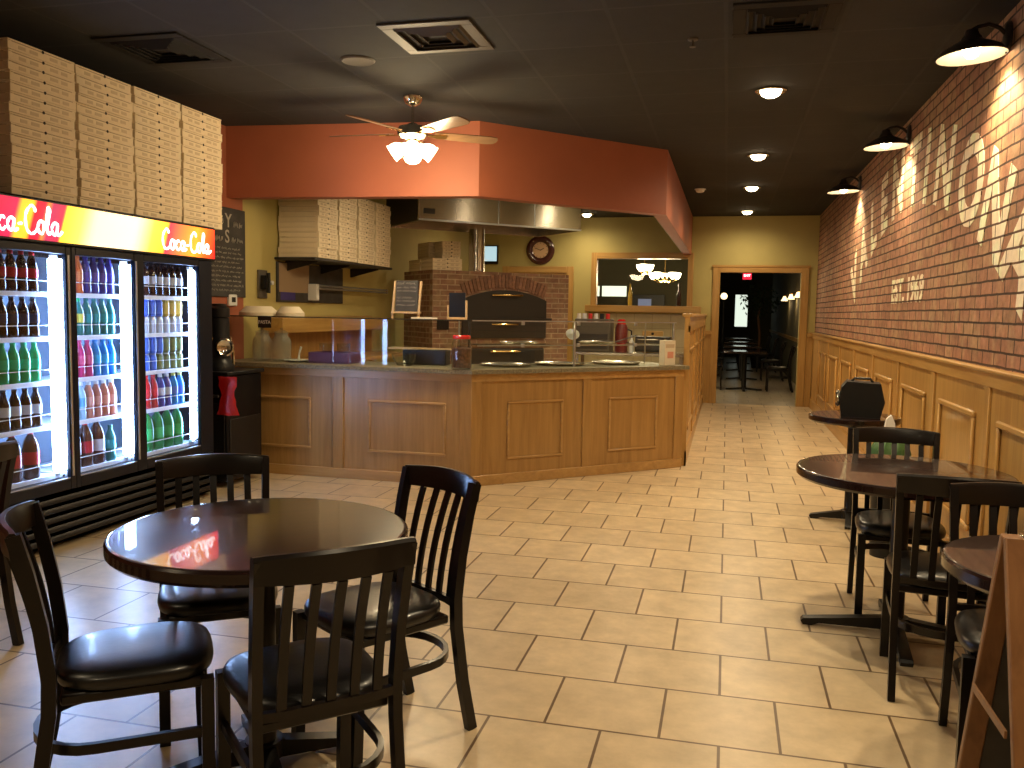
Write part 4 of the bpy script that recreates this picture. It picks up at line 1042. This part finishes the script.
# ------------------------------------------------------------------ chairs
CXS = .91
def build_chair():
    t = thing('dining_chair', 'x', 'chair', (0, 0, 0), 0, 'slat back dining chairs')
    # seat cushion: rounded trapezoid, domed
    n = 40; prof = []
    def outline(k):
        P = []
        for i in range(n):
            a = 2 * pi * i / n; c, s = cos(a), sin(a); e = .62
            px = abs(c) ** e * (1 if c > 0 else -1); py = abs(s) ** e * (1 if s > 0 else -1)
            wx = .215 + .012 * py
            P.append((px * wx * k * CXS, py * .205 * k + .005))
        return P
    b = bmesh.new(); rings = []
    for k, z in ((.93, .425), (.985, .43), (1.0, .442), (1.0, .453), (.975, .464), (.87, .473), (.6, .479), (.3, .481)):
        rings.append([b.verts.new((x, y, z)) for x, y in outline(k)])
    for a, c in zip(rings, rings[1:]):
        for i in range(n): b.faces.new((a[i], a[(i + 1) % n], c[(i + 1) % n], c[i]))
    b.faces.new(rings[0][::-1]); b.faces.new(rings[-1])
    MB().add(b, 'vinyl').build('seat', t, ang=60)
    mb = MB(); mb.box(-.175, .175, -.18, .18, .395, .425, 'chair', bev=.006); mb.build('seat_frame', t)
    sq = (.026, .026)
    for s in (-1, 1):
        MB().add(b_tube([(s * .178, .185, .425), (s * .178, .185, .2), (s * .178, .192, 0)], 0, flat=(.034, .034)), 'chair').build('leg', t)
        pts = [(s * .182, -.275, 0), (s * .182, -.235, .18), (s * .182, -.205, .38), (s * .182, -.202, .48), (s * .184, -.218, .62), (s * .188, -.245, .76), (s * .191, -.272, .865)]
        MB().add(b_tube(pts, 0, flat=(.026, .036)), 'chair').build('leg', t)
    def rail_y(x): return -.262 - .045 * (1 - (x / .19) ** 2)
    b = bmesh.new(); m = 14; R4 = []
    for i in range(m + 1):
        x = -.203 + .406 * i / m; y = rail_y(max(-.19, min(.19, x)))
        zt = .872 + .010 * (1 - (x / .203) ** 2)
        R4.append([b.verts.new(p) for p in ((x, y + .008, .803), (x, y - .016, .803), (x, y - .024, zt - .008), (x, y - .016, zt), (x, y - .004, zt), (x, y + .002, zt - .01))])
    for a, c in zip(R4, R4[1:]):
        for k in range(6): b.faces.new((a[k], a[(k + 1) % 6], c[(k + 1) % 6], c[k]))
    b.faces.new(R4[0]); b.faces.new(R4[-1][::-1]); bmesh.ops.recalc_face_normals(b, faces=list(b.faces))
    MB().add(b, 'chair').build('top_rail', t)
    MB().add(b_tube([(-.182, -.208, .455), (-.1, -.222, .455), (.1, -.222, .455), (.182, -.208, .455)], 0, flat=(.02, .024)), 'chair').build('lower_rail', t)
    for k in range(5):
        x = -.124 + k * .062; y0 = -.215 - .006 * (1 - (x / .2) ** 2)
        y1 = rail_y(x) - .004; pts = [(x, y0 + (y1 - y0) * (.35 * q_ + .65 * q_ * q_), .45 + .35 * q_) for q_ in [i_ / 8 for i_ in range(9)]]
        MB().add(b_tube(pts, 0, flat=(.024, .011)), 'chair').build('slat', t)
    P = [(.178, .185, .27)]
    for i in range(13):
        a = pi * i / 12; P.append((.178 * cos(a) * .98, -.10 - .155 * sin(a), .27))
    P.append((-.178, .185, .27))
    MB().add(b_tube(P, 0, flat=(.016, .028)), 'chair').build('stretcher', t)
    return t
chair = build_chair()
def rz(fx, fy): return atan2(-fx, fy)
CH_ = [((-1.715, 2.64, 0), rz(.58, -.815), 'black slat back chair between the large table and the counter'),
       ((-1.615, 2.07, 0), rz(.80, .60), 'black slat back chair with seat glowing pink by the cooler, at large table'),
       ((-1.085, 2.075, 0), rz(-.70, .714), 'black slat back chair seen from behind, hiding the large table edge'),
       ((-1.115, 2.635, 0), rz(-.55, -.835), 'black slat back chair at large table standing toward the open walkway'),
       ((-3.15, 2.77, 0), rz(-1, .05), 'black slat back chair cut by picture edge beside the cooler'),
       ((.845, 4.45, 0), rz(-.06, -1), 'black slat back chair between the middle wall table and small far table'),
       ((.865, 3.665, 0), rz(.10, 1), 'black slat back chair tucked in facing the middle wall table'),
       ((.95, 2.965, 0), rz(-.12, -1), 'black slat back chair tucked under the table behind the folding sign')]
for i, (loc, a, l) in enumerate(CH_):
    if i == 0:
        chair.location = loc; chair.rotation_euler = (0, 0, a); chair['label'] = l
    else: dup(chair, loc, a, l)

# ------------------------------------------------------------------ things on and by the tables
t = thing('carry_case', 'black angular case with a round dial standing on small table', 'case', (.93, 6.38, .7605), radians(-6))
b = bmesh.new()
MB().add(b_prism([(-.13, 0), (.12, 0), (.145, .11), (.115, .235), (-.10, .245), (-.135, .20), (-.145, .11)], .24), 'plastic', T((0, .12, 0)) @ R(pi / 2, 'X')).build('body', t, smooth=False)
MB().add(b_lathe([(0, .02), (.035, .02), (.045, .0), (.058, .008), (.058, .02), (.045, .03), (0, .026)], 22), 'chrome', T((-.14, -.02, .12)) @ R(-pi / 2, 'Y')).build('dial', t)
MB().add(b_tube([(-.07, 0, .24), (-.05, 0, .262), (.05, 0, .262), (.07, 0, .235)], .009, 8), 'plastic').build('handle', t)
t = thing('waste_bin', 'black bin with green liner and white paper on top behind a chair', 'bin', (.985, 5.55, 0), .1); t.scale = (.85, .85, 1.2)
MB().add(b_lathe([(0, 0), (.10, 0), (.125, .50), (.13, .51), (.118, .51), (.095, .02), (0, .02)], 24), 'plastic').build('body', t)
mb = MB(); rl = random.Random(2); n = 24; b = bmesh.new(); rings = []
for k, (r_k, z) in enumerate(((.112, .44), (.116, .515), (.135, .522), (.132, .55), (.10, .585), (.05, .60))):
    rings.append([b.verts.new((r_k * (1 + .10 * sin(i * 2.3 + k)) * cos(2 * pi * i / n), r_k * (1 + .10 * sin(i * 2.3 + k)) * sin(2 * pi * i / n), z + .008 * sin(i * 1.7))) for i in range(n)])
for a_, c_ in zip(rings, rings[1:]):
    for i in range(n): b.faces.new((a_[i], a_[(i + 1) % n], c_[(i + 1) % n], c_[i]))
b.faces.new(rings[-1]); mb.add(b, 'green'); mb.build('liner', t)
mb = MB(); mb.add(b_prism([(-.05, 0), (.05, 0), (.03, .09), (.005, .13), (-.025, .11)], .03), 'white', T((-.01, .015, .59)) @ R(pi / 2, 'X')); mb.build('paper', t)

# folding sign
t = thing('folding_sign', 'folding wooden sandwich board sign standing by the brick wall tables', 'sandwich board', (.66, 2.25, 0))
W_ = .52
def leaf_panel(sgn):
    a = math.atan(.31 / .93); M = T((0, sgn * .012, .93)) @ R(sgn * a, 'X')
    mb = MB(); l = .975
    mb.box(0, .05, -.011, .011, -l, 0, 'board_wood', bev=.003, M=M); mb.box(W_ - .05, W_, -.011, .011, -l, 0, 'board_wood', bev=.003, M=M)
    mb.box(.05, W_ - .05, -.011, .011, -.055, 0, 'board_wood', bev=.003, M=M); mb.box(.05, W_ - .05, -.011, .011, -l + .10, -l + .16, 'board_wood', bev=.003, M=M)
    o = mb.build('panel_frame', t)
    mb = MB(); mb.box(.05, W_ - .05, -.004, .004, -l + .16, -.055, 'slate', M=M); mb.build('writing_panel', o)
leaf_panel(1); leaf_panel(-1)
MB().add(b_tube([(-.006, .135, .50), (-.006, -.135, .50)], 0, flat=(.006, .018)), 'board_wood').build('spreader_bar', t)
for x in (.04, W_ - .10): MB().box(x, x + .06, -.02, .02, .925, .936, 'chrome', bev=.002).build('hinge', t)

# ------------------------------------------------------------------ dim dining room beyond
def far_table(y, label):
    t = thing('dining_table', label, 'table', (.36, y, 0), 0, 'tables in the dining room beyond')
    MB().box(-.40, .40, -.40, .40, .72, .76, 'table_edge', bev=.008).build('tabletop', t)
    MB().add(b_lathe([(0, .04), (.05, .04), (.045, .06), (.045, .70), (.16, .719), (0, .719)], 16), 'black').build('column', t)
    mb = MB()
    for k in range(4): mb.add(b_prism([(0, .06), (.34, .03), (.34, 0), (.30, 0), (0, .02)], .05), 'black', R(k * pi / 2) @ T((0, .025, 0)) @ R(pi / 2, 'X'))
    mb.build('cross_base', t)
for i, y in enumerate((17.2, 20.0, 23.0, 26.5)):
    far_table(y, 'dark pedestal table in dim dining room, %s beyond the doorway' % ORD[i])
    for s, nm in ((-1, 'window-wall'), (1, 'sconce-wall')):
        dup(chair, (.36 + s * .62, y + .05, 0), rz(-s, 0), 'dark dining chair, %s side of %s table beyond doorway' % (nm, ORD[i]))
t = thing('exit_sign', 'glowing red exit sign hanging in the dim dining room', 'exit sign', (.42, 21, 2.27))
MB().box(-.11, .11, -.03, .03, 0, .2, 'plastic', bev=.005).build('housing', t); MB().box(-.10, .10, -.032, -.0305, .01, .19, 'exit').build('face', t)
MB().add(text_bm('EXIT', .075, .002, .001), 'sign_white', T((0, -.034, .1)) @ TO_NY).build('lettering', t)
MB().add(b_cyl(.012, ZC - 2.47, 8, z0=.2), 'plastic').build('stem', t)
for i, y in enumerate((16.0, 17.8, 19.8, 22.0)):
    t = thing('wall_sconce', 'small glowing sconce on dim dining room wall, %s beyond doorway' % ORD[i], 'wall lamp', (XR + .1, y, 1.82), 0, 'sconces in the dining room')
    MB().add(b_tube([(0, 0, .12), (-.06, 0, .14), (-.12, 0, .10)], .012, 8), 'brass').build('arm', t)
    MB().add(b_lathe([(.03, .10), (.05, .04), (.085, -.01), (0, .0)], 18), 'sconce', T((-.12, 0, 0))).build('shade', t)
    light('POINT', (XR - .06, y, 1.74), 3.0, (1, .7, .35), .06, name='sconce_light')
t = thing('wall_sconce', 'lone glowing sconce at other side of the dim dining room', 'wall lamp', (-.1, 24, 1.95))
MB().box(-.02, .02, -.02, .02, -1.95, -.06, 'black').build('post', t); MB().add(b_sphere(.09), 'sconce').build('shade', t)
# indoor tree
t = thing('potted_tree', 'dark leafy indoor tree silhouetted in the far dining room', 'tree', (.86, 24.6, 0))
MB().add(b_lathe([(0, 0), (.16, 0), (.21, .34), (.18, .34), (0, .30)], 20), 'black').build('pot', t)
MB().add(b_tube([(0, 0, .3), (.03, .02, .9), (-.03, 0, 1.4), (.02, 0, 1.8)], [.04, .035, .03, .02], 8), 'board_wood').build('trunk', t)
mb = MB(); rl = random.Random(11)
for k in range(420):
    a, c = rl.uniform(0, 2 * pi), rl.uniform(-1, 1); q = rl.random() ** .4 * .55; s_ = math.sqrt(1 - c * c)
    M = T((q * s_ * cos(a), q * s_ * sin(a), 1.85 + q * c * .9)) @ R(rl.uniform(0, 6)) @ R(rl.uniform(-1.2, 1.2), 'X')
    mb.add(b_prism([(0, -.05), (.03, 0), (0, .07), (-.03, 0)], .002), 'leaf', M)
mb.build('foliage', t, smooth=False)
# chandeliers seen through the serving window
def chandelier(x, y, z, nb, rr, label):
    t = thing('chandelier', label, 'chandelier', (x, y, z), .4)
    MB().add(b_cyl(.01, ZC - z, 8), 'brass').build('rod', t)
    MB().add(b_lathe([(0, -.06), (.03, -.04), (.05, 0), (.02, .06), (0, .06)], 16), 'brass').build('hub', t)
    for k in range(nb):
        a = 2 * pi * k / nb; M = R(a)
        ar = MB().add(b_tube([(0, 0, 0), (rr * .5, 0, -.06), (rr, 0, 0)], .008, 6), 'brass', M).build('arm', t)
        MB().add(b_lathe([(.02, 0), (.06, .05), (.075, .11), (.07, .12), (0, .03)], 16), 'far_globe', M @ T((rr, 0, 0))).build('glass_shade', ar)
    light('POINT', (x, y, z - .12), 45, (1, .78, .48), .12, name='chandelier_light')
chandelier(-1.50, 16.0, 2.22, 3, .10, 'small glowing chandelier beyond serving window, on kitchen side')
chandelier(-1.17, 16.6, 2.10, 5, .24, 'wide glowing chandelier beyond serving window, over the dark screen')
t = thing('wall_television', 'dark television on dining room wall seen through serving window', 'television', (-1.75, 20.0, 1.42))
MB().box(-.45, .35, .0, .05, 0, .46, 'plastic', bev=.006).build('bezel', t); MB().box(-.25, .05, -.002, 0, .1, .36, 'screen_dim').build('screen', t)
MB().box(-.05, .05, .05, .1, -1.42, .2, 'plastic').build('stand', t)
mb = MB()
for a in ((-2.98, -2.68), (-2.62, -2.1)):
    mb.box(a[0], a[1], YB + 4.0, YB + 4.03, 1.80, 2.02, 'daylight')
o = mb.build('floating_lit_panel'); tag(o, 'bright white light panel deep in room beyond the serving window', 'light panel')  # glowing rectangles floating beyond the serving window
for (x, l, c) in ((-1.58, 'slim amber bottle on serving window sill below the chandelier', 'gold_can'), (-.78, 'dark bottle on serving window sill by the header end', 'cola')):
    t = thing('glass_bottle', l, 'bottle', (x, YB + .0, 1.5755))
    MB().add(b_lathe([(0, 0), (.032, 0), (.036, .02), (.036, .20), (.014, .28), (.013, .36), (0, .36)], 18), c).build('body', t)
    MB().add(b_lathe([(0, .36), (.015, .36), (.015, .385), (0, .385)], 12), 'black_cap').build('cap', t)
